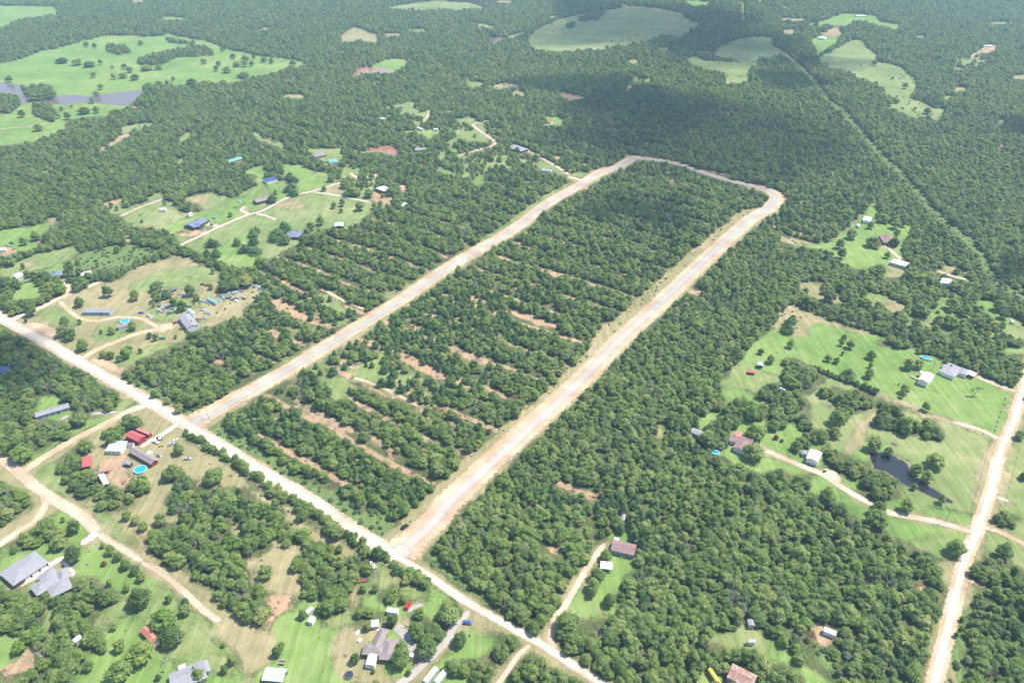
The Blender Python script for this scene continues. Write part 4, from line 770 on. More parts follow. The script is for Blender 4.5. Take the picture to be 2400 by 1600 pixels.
BD('shed', 'pale little dog house behind the long red house', 'dog house', None, 'c1840,820 1890,785 1950,815', 1.6, .5, 'gable', 'grey', 'white', o=.15)
BD('shed', 'white lean-to roof at the lower left of the dirt yard', 'shed', 'white lean-to', 'c500,1312 620,1262 718,1492', 2.4, .3, 'shed', 'white', 'white', open_=1, o=.1)
BD('shed', 'low faded-red roof beside the white lean-to', 'shed', None, 'c560,1190 752,1140 790,1182', 2, .3, 'shed', 'pink', 'red', open_=1, o=.1)
BD('shed', 'small brown-roofed lean-to between the two lower yard sheds', 'shed', None, 'c425,1222 558,1232 520,1302', 2.2, .2, 'shed', 'brown', 'tan', o=.1)
BD('shed', 'small dull-red roofed chicken house between barn and portable building', 'shed', None, 'c1190,562 1322,562 1262,622', 1.9, .5, 'gable', 'mauve', 'white', o=.1)
BD('mobile_home', 'long grey-roofed mobile home in the clearing at the left', 'mobile home', 'long grey mobile home in the clearing', 'H320,655 625,565 642,602', 2.8, .8, 'gable', 'grey', 'blue', 5, True, o=.2)
BD('house', 'dark blue roof hidden in the woods at the left edge', 'house', None, 'H-40,270 30,228 62,266', 3, 1, 'gable', 'blue', 'grey')
BD('mobile_home', 'grey single-wide mobile home on the dry grass by the curved dirt drive', 'mobile home', 'grey single-wide home', 'D785,1268 1035,1270 1040,1302', 2.8, .7, 'gable', 'grey', 'blue', 5, True, o=.15)
BD('barn', 'grey metal barn with white end wall in the junk yard', 'barn', 'grey junk-yard barn', 'd892,738 1055,950 852,1012', 4, 1.3, 'gable', 'grey', 'white', door=True, o=.2)
BD('shed', 'small pale-roofed shed behind the junk-yard barn', 'shed', None, 'd905,655 1005,745 960,770', 2.6, .6, 'gable', 'silver', 'white', o=.15)
BD('container', 'mint green shipping container in the junk yard', 'container', 'mint green container', 'd1262,442 1430,522 1390,560', 2.6, .03, 'shed', 'teal', 'grey', o=.02)
BD('house', 'blue-grey-roofed brown house beside the white driveway', 'house', 'blue-grey-roofed house', 'D1690,502 1815,440 1852,488', 3, 1.8, 'gable', 'slate', 'dark', 2, True, wings=[('D1750,500 1790,480 1820,520', 3)])
BD('shed', 'white-roofed shed, leftmost of three roofs by the left edge', 'shed', 'leftmost white roof', 'D120,958 190,936 196,978', 2.6, .5, 'gable', 'white', 'white', o=.2)
BD('house', 'slate-roofed orange brick house among trees near the left edge', 'house', 'slate-roofed orange house', 'D458,934 565,912 600,950', 2.9, 1.2, 'hip', 'slate', 'orange', 1, True)
BD('shed', 'white-roofed shed right of the slate-roofed orange house', 'shed', None, 'D740,938 832,918 850,946', 2.6, .4, 'gable', 'white', 'grey', o=.2)
BD('barn', 'white-roofed open pole barn on bare sand', 'barn', 'white open pole barn', 'E1100,165 1172,140 1214,182', 3.6, .4, 'shed', 'white', 'grey', open_=1, o=.2)
BD('shed', 'small white lean-to beside the open pole barn', 'shed', None, 'E1195,200 1222,185 1235,200', 2.6, .2, 'shed', 'white', 'white', o=.1)
BD('shed', 'pale blue-white tin roof at the edge of the woods below the pole barn', 'shed', 'pale tin roof in the woods', 'E1348,290 1402,302 1385,338', 2.8, .4, 'gable', 'silver', 'grey', o=.2)
BD('barn', 'white-roofed barn with a rusty back slope at the lawn edge', 'barn', 'white barn with rusty back', 'E720,482 802,476 834,508', 3, .9, 'gable', 'silver', 'dark', o=.2)
BD('house', 'grey-roofed house tucked between tall pines and oaks', 'house', 'grey house between pines', 'E308,555 432,562 424,612', 3, 1.5, 'hip', 'slate', 'brick', 1, True)
BD('house', 'long brown-roofed house behind the white driveway fork', 'house', 'long brown-roofed house', 'E-28,268 100,236 108,266', 3, 1.4, 'gable', 'taupe', 'brick', 3, True)
BD('barn', 'white metal building with dark blue roof on the far lawn', 'barn', 'dark blue-roofed building', 'E60,78 158,54 186,80', 3.6, .7, 'gable', 'blue', 'white', o=.15)
BD('house', 'teal metal roofed house by a pale drive in the far woods', 'house', 'teal-roofed house', 'A1545,1110 1635,1080 1652,1096', 3, 1.2, 'gable', 'teal', 'tan')
BD('house', 'grey-roofed house above the far lawns', 'house', None, 'A2135,1062 2215,1045 2232,1066', 3, 1.4, 'hip', 'taupe', 'tan')
BD('shed', 'teal-roofed shed right of the far grey-roofed house', 'shed', None, 'A2256,1102 2310,1094 2322,1116', 2.8, .5, 'gable', 'teal', 'white')
BD('house', 'grey-roofed house in the woods above the new road', 'house', 'grey house above the new road', 'B1140,1010 1192,995 1238,1040', 3, 1.5, 'hip', 'grey', 'brick', 1)
for lab, cat, x, y, L, W, ang, r_, w_ in [
    ('white farm building at the very back of the far right clearing', 'barn', 'C1225', 110, 26, 9, .1, 'white', 'white'), ('white round-ended building in the upper right clearing', 'barn', 'C962', 262, 18, 15, 1.0, 'white', 'white'),
    ('lone grey shed in the shaded far pasture', 'shed', 'C540', 385, 9, 7, .3, 'grey', 'grey'), ('white house in the sandy clearing among the far right woods', 'house', 'C2090', 316, 16, 8, -.3, 'white', 'white'),
    ('white roof beside the sandy clearing in the far right woods', 'shed', 'C2030', 334, 7, 5, .2, 'white', 'white'), ('white shed at the left tip of the big shaded pasture', 'shed', 'B1298', 308, 8, 5, -.8, 'white', 'white'),
    ('white roof at the top of the small far clearing', 'shed', 'B493', 628, 12, 7, -.2, 'cream', 'tan'), ('white shed on the left side of the far clearing', 'shed', 'B283', 816, 9, 6, 0, 'white', 'white'),
    ('grey shed in the middle of the far clearing', 'shed', 'B406', 732, 8, 6, .1, 'grey', 'dark'), ('long narrow white trailer home in the far clearing', 'trailer', 'B545', 884, 12, 4, -.9, 'white', 'white'),
    ('small white shed among oaks right of the far clearing', 'shed', 'B650', 889, 6, 4, 0, 'white', 'white'), ('tiny white roof furthest right of the far clearing', 'shed', 'B697', 886, 6, 4, .2, 'white', 'white'),
    ('orange-red-roofed house in the far woods', 'house', 'B1432', 842, 9, 7, 1.2, 'red', 'white'), ('white shed in front of the orange-red-roofed house', 'shed', 'B1412', 862, 7, 5, 0, 'white', 'white'),
    ('brown-red roof deep in the woods above the clearing lane', 'house', 'B760', 770, 14, 6, .1, 'rust2', 'tan'), ('grey roof in the woods right of the orange pond', 'house', 'B545', 1026, 14, 9, .1, 'grey', 'tan'),
    ('long white shelter on the grass by the new road bend', 'shed', 'B1415', 1172, 12, 3.5, -.3, 'silver', 'white'), ('white cabin on the left pasture edge', 'shed', 'D1500', 352, 6, 4, .2, 'white', 'white'),
    ('white camper beside the dark cedar clump', 'camper', 'D1742', 396, 5, 3, 1.2, 'white', 'white'), ('white shed left of the dirt yard at the left edge', 'shed', 'D10', 722, 8, 5, .4, 'white', 'white'),
    ('pale roofed porch shed by the pool deck in the junk yard property', 'shed', 'D1125', 1420, 7, 5, .5, 'taupe', 'white'), ('white camper in the bare clearing of the right woodland', 'camper', 'P570', 1092, 5, 2.6, -.5, 'white', 'white'),
    ('white tank lying on the grass in the bottom right clearing', 'tank', 'O2200', 1180, 3, 1.4, 0, 'white', 'white'), ('grey platform shed left of the mauve-brown house', 'shed', 'J1700', 832, 7, 5, -.6, 'grey', 'tan')]:
    q = pts('%s,%d' % (x, y))[0]; c = at(q[0], q[1], 2.5); ro = empty('shed' if cat in ('shed', 'tank') else cat.replace(' ', '_'), (c.x, c.y, 0)); tag(ro, lab, cat)
    shell(ro, c, L, W, ang, 2.6, .9, 'gable', rf[r_], wallm[w_], 0, False, False, .2); FOOT.append((c.x, c.y, L/2+2))
    if cat in ('house', 'barn') and len(lab) < 60: pass

# ------------------------------------------------------------------ pools
poolw = mat('pool_water', (.02, .5, .62), .1, 0, .6); N = NB(poolw); N.link(N.ramp(N.noise(1.2, 3), (.4, (.008, .27, .4)), (.6, (.02, .4, .52))), N.b.inputs['Base Color']); N.bump(N.noise(3, 3), .1, .05)
poolr = mat('pool_rim', (.6, .72, .75), .5); poolwall = mat('pool_wall', (.35, .5, .58), .6)
def pool(s, rx, ry, ang, label, lm):
    q = pts(s)[0]; c = at(q[0], q[1], 1.2); e = empty('swimming_pool', (c.x, c.y, 0), ang); tag(e, label, 'pool'); n = 28
    def ring(r0, r1, z0, z1):
        V = []; F = []
        for i in range(n):
            a = 6.283*i/n
            for r, z in ((r0, z0), (r1, z0), (r1, z1), (r0, z1)): V.append(((rx+r)*math.cos(a), (ry+r)*math.sin(a), z))
        for i in range(n):
            for j in range(4): F.append((i*4+j, i*4+(j+1) % 4, ((i+1) % n)*4+(j+1) % 4, ((i+1) % n)*4+j))
        return MB().add(V, F)
    ring(-.05, .02, 0, 1.2).obj('wall', poolwall, e); ring(-.14, .16, 1.2, 1.27).obj('rim', poolr, e)
    V = [(0, 0, 1.0)]+[((rx-.06)*math.cos(6.283*i/n), (ry-.06)*math.sin(6.283*i/n), 1.0) for i in range(n)]
    MB().add(V, [(0, i+1, (i+1) % n+1) for i in range(n)]).obj('water', poolw, e)
    l = MB()
    for y in (-.25, .25): l.tube((rx+.35, y, 0), (rx+.1, y, 1.7), .03)
    for k in range(4): l.tube((rx+.3-.05*k, -.25, .3+.3*k), (rx+.3-.05*k, .25, .3+.3*k), .02)
    l.obj('ladder', M['trim'], e); LM.append((lm, q[0], q[1])); FOOT.append((c.x, c.y, max(rx, ry)+3))
pool('c1455,1165', 3.6, 3.4, 0, 'round turquoise above-ground pool in front of the long red house', 'round pool by the long red house')
pool('D1147,1380', 3.5, 3.2, 0, 'turquoise round pool with a deck by the curved dirt drive', 'turquoise pool by the dirt drive')
pool('K1455,148', 3.6, 2.3, -.55, 'deep blue oval pool at the edge of the trees behind the workshop', 'blue oval pool')
pool('J1872,1016', 2.2, 2.2, 0, 'small turquoise round pool left of the mauve-brown house', 'small round pool')

# ------------------------------------------------------------------ vehicles
def paint(c): return mat('car_paint', c, .3, .2, .6)
PAINT = {k: paint(v) for k, v in dict(black=(.012, .012, .016), white=(.75, .75, .74), silver=(.42, .44, .46), red=(.5, .02, .03), blue=(.05, .12, .35), dark=(.05, .055, .07), teal=(.1, .4, .42), yellow=(.55, .4, .07), tan=(.42, .35, .26), green=(.08, .25, .14), rust=(.25, .09, .06), ltblue=(.4, .55, .66)).items()}
TYRE = mat('tyre', (.02, .02, .02), .9); CHASSIS = mat('chassis', (.03, .03, .03), .8)
def wheels(e, xs, hw, r=.34):
    for x in xs:
        for y in (-hw, hw):
            w_ = MB().tube((x, y-.11, r), (x, y+.11, r), r, n=12).obj('wheel', TYRE, e); MB().tube((x, y-.115, r), (x, y+.115, r), r*.5, n=8).obj('rim', PAINT['silver'], w_)
CARM = {}
def vehicle(kind, s, color, label, cat, group=None, parts=True, sc=1.0):
    q = pts(s); a = at(*q[0][:2]); b = at(*q[1][:2]); ang = math.atan2(b.y-a.y, b.x-a.x)
    nm = {'car': 'parked_car', 'suv': 'parked_car', 'pickup': 'pickup_truck', 'wreck': 'wrecked_car', 'rv': 'camper_trailer', 'bus': 'bus', 'boat': 'boat', 'trailer': 'flatbed_trailer', 'tank': 'gas_tank'}[kind]
    e = empty(nm, (a.x, a.y, 0), ang); e.scale = (sc, sc, sc); tag(e, label, cat, group); P_ = PAINT[color]
    if kind in ('car', 'wreck', 'suv'):
        k = 1.0 if kind != 'suv' else 1.18
        MB().prism([(-2.2, .32), (2.15, .32), (2.25, .62), (2.15, .8*k), (1.05, .95*k), (-2.1, 1.0*k), (-2.25, .7)], -.9, .9, 'y').obj('body', P_, e)
        MB().prism([(-2.0 if kind == 'suv' else -1.75, .97*k), (1.0, .94*k), (.35, 1.42*k), (-1.35 if kind != 'suv' else -1.8, 1.44*k)], -.78, .78, 'y').obj('window_band', M['glass'], e)
        MB().prism([(-1.38 if kind != 'suv' else -1.82, 1.445*k), (.33, 1.425*k), (.28, 1.49*k), (-1.3, 1.5*k)], -.74, .74, 'y').obj('roof', P_, e)
        for y in (-.6, .6):
            if parts: MB().box(2.16, 2.27, y-.2, y+.2, .58, .72).obj('headlight', M['trim'], e)
        wheels(e, (-1.35, 1.4), .82)
    elif kind == 'pickup':
        MB().prism([(-2.7, .45), (2.65, .45), (2.75, .75), (2.6, 1.02), (1.2, 1.12), (.9, 1.12), (-2.7, 1.12)], -.97, -.85, 'y').prism([(-2.7, .45), (2.65, .45), (2.75, .75), (2.6, 1.02), (1.2, 1.12), (-2.7, 1.12)], .85, .97, 'y').box(-2.7, -2.6, -.85, .85, .45, 1.12).box(-2.6, .8, -.85, .85, .55, .62).prism([(-.7, .45), (2.65, .45), (2.74, .75), (2.58, 1.0), (1.2, 1.11), (-.7, 1.11)], -.85, .85, 'y').obj('body', P_, e)
        MB().prism([(-.75, 1.1), (1.25, 1.1), (.65, 1.62), (-.6, 1.64)], -.82, .82, 'y').obj('window_band', M['glass'], e)
        MB().box(-.62, .6, -.78, .78, 1.645, 1.7).obj('roof', P_, e); wheels(e, (-1.7, 1.75), .88, .38)
    elif kind == 'rv':
        MB().prism([(-4.2, .6), (4.2, .6), (4.3, 1.4), (4.0, 2.9), (3.6, 3.0), (-4.1, 3.0), (-4.3, 2.7)], -1.2, 1.2, 'y').obj('body', P_, e)
        MB().box(-.6, .1, -.3, .3, 3.0, 3.2).box(1.8, 2.3, -.25, .25, 3.0, 3.15).obj('roof_vent', PAINT['silver'], e)
        for x in (-2.8, -.8, 1.8): MB().box(x, x+1, -1.23, -1.2, 1.6, 2.2).obj('window', M['glass'], e)
        MB().box(.5, 1.2, 1.2, 1.24, .7, 2.5).obj('door', M['trim'], e); MB().tube((4.2, 0, .55), (5.4, 0, .5), .06).obj('tow_bar', CHASSIS, e); wheels(e, (-.8, .1), 1.05)
    elif kind == 'bus':
        MB().prism([(-1.15, .7), (1.15, .7), (1.2, 2.2), (1.0, 2.75), (.5, 2.95), (-.5, 2.95), (-1.0, 2.75), (-1.2, 2.2)], -4.6, 4.0).prism([(-.95, .7), (.95, .7), (.85, 1.5), (-.85, 1.5)], 4.0, 5.4).obj('body', P_, e)
        for y in (-1.21, 1.18):
            for i in range(9): MB().box(-4.2+.88*i, -3.5+.88*i, y, y+.03, 1.6, 2.15).obj('window', M['glass'], e)
        MB().box(4.0, 4.03, -.9, .9, 1.6, 2.5).obj('windscreen', M['glass'], e); wheels(e, (-2.9, 4.6), 1.0, .5)
    elif kind == 'boat':
        V = [(-2.8, -.95, .9), (1.2, -.95, 1.0), (3, 0, 1.15), (1.2, .95, 1.0), (-2.8, .95, .9), (-2.8, -.5, .35), (1.0, -.45, .35), (2.3, 0, .6), (1.0, .45, .35), (-2.8, .5, .35)]
        MB().add(V, [(0, 1, 6, 5), (1, 2, 7, 6), (2, 3, 8, 7), (3, 4, 9, 8), (4, 0, 5, 9), (5, 6, 7, 8, 9)]).add([(-2.7, -.85, .8), (.8, -.85, .85), (.8, .85, .85), (-2.7, .85, .8)], [(0, 1, 2, 3)]).obj('hull', P_, e)
        MB().add([(.3, -.75, 1.0), (1.1, -.6, 1.0), (1.1, .6, 1.0), (.3, .75, 1.0), (.2, -.7, 1.5), (.2, .7, 1.5)], [(0, 1, 2, 3), (0, 4, 5, 3), (1, 4, 0), (1, 2, 5, 4), (2, 3, 5)]).obj('windscreen', M['glass'], e)
        MB().box(-1.6, -1, -.5, .5, .85, 1.25).obj('seat', PAINT['tan'], e); MB().box(-3.1, -2.8, -.2, .2, .5, 1.3).obj('outboard_motor', PAINT['black'], e); MB().tube((-2.5, 0, .4), (3.6, 0, .4), .07).obj('trailer_bar', CHASSIS, e); wheels(e, (-1,), .95)
    elif kind == 'trailer':
        MB().box(-3, 3, -1.1, 1.1, .6, .75).obj('deck', P_, e); MB().tube((3, 0, .6), (4.3, 0, .55), .06).obj('tow_bar', CHASSIS, e); wheels(e, (-.6, .4), 1.0)
        MB().box(2.9, 3, -1.1, 1.1, .75, 1.1).obj('front_board', P_, e)
    elif kind == 'tank':
        for y in (-.75, .75): MB().tube((-1.1, y, .95), (1.1, y, .95), .5, n=12).obj('cylinder', P_, e)
        MB().box(-.9, -.7, -1.1, 1.1, 0, .5).box(.7, .9, -1.1, 1.1, 0, .5).obj('stand', CHASSIS, e)
    FOOT.append((a.x, a.y, 3.2)); return e
V_ = vehicle
V_('suv', 'N1365,141 1395,118', 'black', 'black car parked on the dirt shoulder of the new road', 'car'); LM.append(('black car on the new road', 948, 1236))
V_('suv', 'N1395,866 1412,835', 'red', 'bright red car parked on grass near the white shed', 'car', sc=1.08)
V_('pickup', 'b700,530 640,520', 'dark', 'dark pickup truck parked behind the taupe-roofed house', 'pickup')
V_('car', 'b1108,765 1090,720', 'silver', 'silver-grey car on the drive right of the taupe-roofed house', 'car')
V_('car', 'N1942,1020 1965,1022', 'blue', 'small blue car by the field fence near the road', 'car')
V_('boat', 'N1075,490 1060,470', 'white', 'white motor boat on a trailer by the hedge', 'boat')
V_('trailer', 'N968,632 995,628', 'rust', 'rust-orange flat trailer under the oak on the lawn', 'trailer')
V_('rv', 'N1612,1520 1640,1485', 'white', 'white camper trailer, left one of the pair at the bottom edge', 'camper', 'white camper trailers at the bottom edge')
V_('rv', 'N1712,1525 1740,1490', 'white', 'white camper trailer, right one of the pair at the bottom edge', 'camper', 'white camper trailers at the bottom edge')
V_('tank', 'N245,1382 262,1384', 'tan', 'pale twin-cylinder tank on stands behind the silver-roofed barn', 'tank')
V_('bus', 'O1860,1545 1890,1590', 'yellow', 'old yellow bus parked beside the rusted tin barn', 'bus')
V_('pickup', 'c1820,555 1760,530', 'white', 'white pickup truck parked beside the red barn drive', 'pickup')
V_('car', 'c1905,475 1960,505', 'dark', 'dark car parked next to the white pickup', 'car')
V_('trailer', 'H1480,965 1500,962', 'rust', 'small rusty trailer on grass right of the parked cars', 'trailer', sc=.5)
V_('car', 'H1612,915 1630,905', 'white', 'white car left of the lone oak with worn ring', 'car')
V_('car', 'H1575,950 1590,945', 'silver', 'silver car close to the lone oak with worn ring', 'car')
V_('wreck', 'H1722,1082 1740,1080', 'silver', 'pale scrapped vehicle alone on grass right of the lone oak', 'car')
V_('pickup', 'D1905,462 1935,470', 'black', 'black pickup on the pad beside the blue-grey-roofed house', 'pickup')
V_('car', 'D1945,502 1965,510', 'dark', 'dark car on the concrete pad by the white driveway', 'car')
V_('car', 'D1970,440 1990,445', 'teal', 'turquoise car on the grass above the white driveway', 'car')
V_('car', 'D2200,288 2215,290', 'white', 'pale car on the lawn left of the long brown-roofed house', 'car')
V_('trailer', 'D2160,338 2185,340', 'rust', 'red-brown flat trailer on the lawn by the driveway fork', 'trailer', sc=.8)
V_('pickup', 'G1108,690 1125,700', 'ltblue', 'light blue truck in front of the dark brown house', 'pickup')
V_('car', 'D75,690 90,700', 'silver', 'silver vehicle in the dirt yard at the left edge', 'car')
V_('car', 'D110,670 125,672', 'dark', 'dark vehicle in the dirt yard at the left edge', 'car')
V_('car', 'D262,1022 280,1020', 'tan', 'pale car below the leftmost white roof', 'car')
V_('trailer', 'f340,600 280,575', 'tan', 'yellow-tan flatbed trailer left of the white workshop', 'trailer')
V_('car', 'K520,1196 530,1190', 'black', 'small black vehicle on the sandy drive below the barn', 'car', sc=.6)
V_('wreck', 'K125,445 145,450', 'white', 'white vehicle hidden in the oaks above the mauve-brown house', 'car')
V_('car', 'E1020,105 1030,95', 'white', 'white car under the oaks above the open pole barn', 'car')
cols = ['white', 'silver', 'silver', 'dark', 'blue', 'ltblue', 'white', 'rust', 'tan', 'green', 'teal']
def junk(area, spots, label, group):
    for i, sp in enumerate(spots):
        q = pts(sp)[0]; k = ('wreck', 'pickup', 'wreck', 'wreck')[i % 4]; a = random.uniform(-.6, .6)+(.6 if i % 2 else 0)
        s = '%s%.1f,%.1f %.1f,%.1f' % (sp[0], (q[0]-TL[sp[0]][0])*TL[sp[0]][2], (q[1]-TL[sp[0]][1])*TL[sp[0]][2], (q[0]-TL[sp[0]][0])*TL[sp[0]][2]+20*math.cos(a), (q[1]-TL[sp[0]][1])*TL[sp[0]][2]-14*math.sin(a))
        c = random.choice(cols); V_(k, s, c, '%s %s %s' % ({'ltblue': 'light blue', 'rust': 'rusty', 'dark': 'dark grey'}.get(c, c), 'scrapped truck' if k == 'pickup' else 'scrapped car', label), 'car' if k != 'pickup' else 'pickup', group, False, random.uniform(.75, 1.0))
junk('pad', ['d345,620', 'd375,660', 'd420,600', 'd450,660', 'd480,620', 'd430,700', 'd500,650', 'd540,620', 'd575,668', 'd520,700', 'd380,720', 'd340,700'], 'on the sandy pad left of the junk-yard barn', 'scrapped vehicles on the sandy pad')
junk('heap', ['d1480,440', 'd1520,400', 'd1560,360', 'd1600,340', 'd1650,330', 'd1700,320', 'd1760,300', 'd1820,300', 'd1850,340', 'd1560,430', 'd1610,400', 'd1660,380', 'd1720,360', 'd1540,490', 'd1590,470', 'd1640,460', 'd1680,500', 'd1720,480', 'd1800,460', 'd1850,460', 'd1900,480', 'd1800,400', 'd1760,530', 'd1520,460', 'd1800,360', 'd1440,420'],
     'in the dense heap right of the mint green container', 'scrapped vehicles in the dense heap')
junk('row', ['d1970,260', 'd2010,240', 'd2040,225', 'd2100,240', 'd2140,262', 'd2190,255', 'd2240,280', 'd2275,305', 'd2090,270', 'd2200,300'], 'in the row at the right end of the junk yard', 'scrapped vehicles in the end row')
junk('loose', ['d150,790', 'd210,820', 'd360,520', 'd180,580', 'd760,400', 'd540,750', 'd720,710', 'd640,920', 'd700,890', 'd1120,670', 'd1150,690', 'd1200,730', 'd1260,750', 'd1090,540', 'd1070,500', 'd1200,520', 'd1240,550', 'd1280,560', 'd1440,520', 'd980,562', 'd1050,860', 'd1100,860', 'd1150,840', 'd890,625', 'd580,340', 'd610,330', 'd640,320', 'd10,740', 'd1140,215', 'd1240,235', 'd2090,460', 'd760,1030', 'd400,190', 'd400,1210'],
     'scattered on the grass around the junk-yard barn', 'scrapped vehicles scattered on the grass')

# ------------------------------------------------------------------ brush piles, fences, poles
def brush(s, r, label, m=None):
    q = pts(s)[0]; c = at(*q[:2]); e = empty('brush_pile', (c.x, c.y, 0)); tag(e, label, 'brush pile')
    for part, n_, mm in (('branch', 26, m or DEAD), ('twig_mass', 60, m or DEAD)):
        b = MB()
        for _ in range(n_):
            a = random.uniform(0, 6.28); d = random.uniform(0, r); z = max(.05, (r-d)*.35*random.random()); t = random.uniform(0, 6.28); l = random.uniform(.8, 2.4) if part == 'branch' else random.uniform(.4, 1)
            p = (d*math.cos(a), d*math.sin(a), z); b.tube(p, (p[0]+l*math.cos(t), p[1]+l*math.sin(t), z+random.uniform(-.1, .5)), .1 if part == 'branch' else .06, .03, 4)
        b.obj(part, mm, e)
for s, r, l, m_ in [('J1690,690', 3, 'pale grey brush pile at the woodland edge, lower of three', None), ('J1725,640', 3, 'grey brush pile, middle of three at the woodland edge', None), ('J1772,622', 3, 'grey brush pile, upper of three at the woodland edge', None),
                    ('J2170,450', 4, 'scattered rubble and logs on the field left of the oaks', None), ('K570,595', 3.4, 'grey brush pile under the oaks in the middle field', None), ('K1160,940', 2, 'small grey ash pile above the dark pond', None),
                    ('M1500,1370', 7, 'wide grey brush pile behind the bottom-edge house', None), ('I985,160', 5, 'long grey pile of cut branches by the new road lot', None), ('I910,212', 3, 'smaller grey branch pile below the long one', None), ('I755,318', 3, 'grey branch pile in the cleared lot', None), ('I590,350', 2.6, 'grey branch pile near the first new road', None),
                    ('I560,590', 4, 'rust-brown cut cedar brush beside the lower clearing strip', RUSTWOOD), ('I1110,30', 4, 'rust-brown cut cedar brush in the upper lot', RUSTWOOD), ('I1400,140', 3, 'rust-brown brush along the middle strip', RUSTWOOD), ('I1640,225', 4, 'rust-brown brush left of the strip bend', RUSTWOOD),
                    ('I1660,610', 3.5, 'rust-brown brush right of the lower strip', RUSTWOOD), ('I945,395', 3, 'rust-brown brush below the cleared lot', RUSTWOOD), ('I660,265', 3, 'rust-brown brush by the small cedars', RUSTWOOD), ('E590,1370', 5, 'rust-brown cut brush left of the first new road', RUSTWOOD), ('H2180,220', 5, 'rust-brown cut brush pile in the cedar lot', RUSTWOOD),
                    ('d2060,850', 5, 'rust-brown brush pile by the junk-yard woods', RUSTWOOD), ('d880,75', 4, 'grey brush heap in the dry field above the junk yard', None), ('K1200,1080', .9, 'driftwood log at the pond edge', None), ('G1430,1380', 3, 'grey ash heap on the grass between the right oaks', None), ('G690,1430', 3, 'scattered logs at the top of the big green field', None),
                    ('N270,300', 4, 'tangle of grey fallen branches in the grove', None), ('E500,1080', 4, 'rust-brown brush at the head of the lot track', RUSTWOOD), ('F1700,1075', 4, 'brown brush pile right of the second new road', RUSTWOOD)]:
    brush(s, r, l, m_)
def fence(s, label, gap=4.0, h=1.2, m=None, rails=2, brick=False):
    P = smooth_line([tuple(at(p[0], p[1])) for p in pts(s)], gap); e = empty('fence', P[0][:]); tag(e, label, 'fence'); o = P[0]
    pm = MB(); rm = MB(); seen = 0
    for i, p in enumerate(P):
        q = p-o; r = .3 if brick else .07
        if brick: MB().box(q.x-r, q.x+r, q.y-r, q.y+r, 0, h).obj('pillar', wallm['tan'], e)
        elif len(P) <= 60: MB().tube((q.x, q.y, 0), (q.x, q.y, h), r, n=4).obj('post', M['post'], e)
        else: pm.tube((q.x, q.y, 0), (q.x, q.y, h), r, n=4)
        if i:
            for k in range(rails): rm.tube(tuple(P[i-1]-o+Vector((0, 0, h*(k+1)/(rails+.3)))), tuple(q+Vector((0, 0, h*(k+1)/(rails+.3)))), .03, n=3)
    if pm.V: tag(pm.obj('posts_and_stakes', M['post'], e), kind='stuff')
    rm.obj('rail', m or M['post'], e)
fence('K500,290 800,380 1000,470 1200,560 1430,650 1700,720 2080,830', 'wire fence along the bottom of the big green field')
fence('K2180,530 2140,650 2110,740 2085,820', 'fence with tan pillars along the right-hand road', 7, 1.4, None, 2, True)
fence('K2085,820 1900,760', 'short wire fence at the corner of the green field')
fence('N40,1120 200,980 400,790', 'wire fence between bare soil and the square lawn')
fence('N450,1020 590,1095 700,960 650,900', 'wire pen fence around the kennel sheds')
fence('N620,1460 700,1290 760,1150 830,1030 900,1020 1060,1050', 'thin wire fence around the back lawn of the taupe-roofed house')
fence('N2000,990 2080,1040 2160,1100 2240,1150', 'post fence along the field right of the taupe-roofed house')
fence('N1650,740 1760,810 1900,870', 'wire fence beside the drive entrance hedge')
fence('M900,180 1200,350 1450,520 1750,700 2100,920 2352,1100', 'long wire fence along the right side of the dirt track')
fence('M1330,640 1180,760 1040,870 900,950', 'pale board fence across the bottom left lawn')
fence('M1740,990 1900,1110 1980,1200', 'short fence in the grass above the bottom-edge house')
fence('H1370,650 1500,740 1600,800', 'wire fence behind the red container')
fence('H1700,1040 1860,1060 1930,1000', 'wire fence around the lone oak paddock')
fence('P1540,75 1700,100 1850,200', 'wood-rail fence at the corner of the lower right lane', 4, 1.3)
fence('K2310,980 2260,1180 2190,1440', 'pale fence line right of the right-hand road')
fence('K2040,920 1960,1240 1870,1540', 'wire fence inside the mown strip of the pond field')
fence('E30,1568 0,1568 D2330,1540', 'short stake fence by the junk-yard woods')
def pole(s, label, lean=0, arm=True):
    q = pts(s)[0]; c = at(*q[:2]); e = empty('utility_pole', (c.x, c.y, 0), random.uniform(0, 3)); tag(e, label, 'utility pole', 'utility poles')
    MB().tube((0, 0, 0), (0, 0, 10.5), .16, .11, 8).obj('pole', M['post'], e)
    if arm:
        MB().box(-1.1, 1.1, -.06, .06, 9.7, 9.82).obj('crossarm', M['post'], e)
        for x in (-.9, 0, .9): MB().tube((x, 0, 9.82), (x, 0, 10.05), .05, n=5).obj('insulator', M['trim'], e)
    MB().tube((.25, 0, 8.6), (.25, 0, 9.3), .16, n=8).obj('transformer', PAINT['silver'], e)
for s, l in [('P1960,640', 'utility pole by the right-hand road below the curve'), ('P2110,130', 'utility pole by the dark tree right of the road'), ('K2165,410', 'utility pole beside the ranch house drive'), ('K640,1530', 'utility pole at the corner of the right woodland'),
             ('I550,1330', 'utility pole on the verge above the limestone road'), ('M1270,640', 'utility pole on the lawn by the dirt track'), ('O880,220', 'utility pole beside the mobile home drive'), ('H2350,700', 'utility pole near the first new road'), ('H1920,710', 'utility pole at the first new road junction'),
             ('e110,890', 'utility pole by the small round pool'), ('K1510,260', 'utility pole between workshop and ranch house'), ('P1630,90', 'utility pole by the lower right lane'), ('H1150,265', 'utility pole by the dirt pull-off'), ('P1860,950', 'utility pole in the scrub by the lower right road'), ('N1130,660', 'utility pole on the lawn above the taupe-roofed house')]:
    pole(s, l)
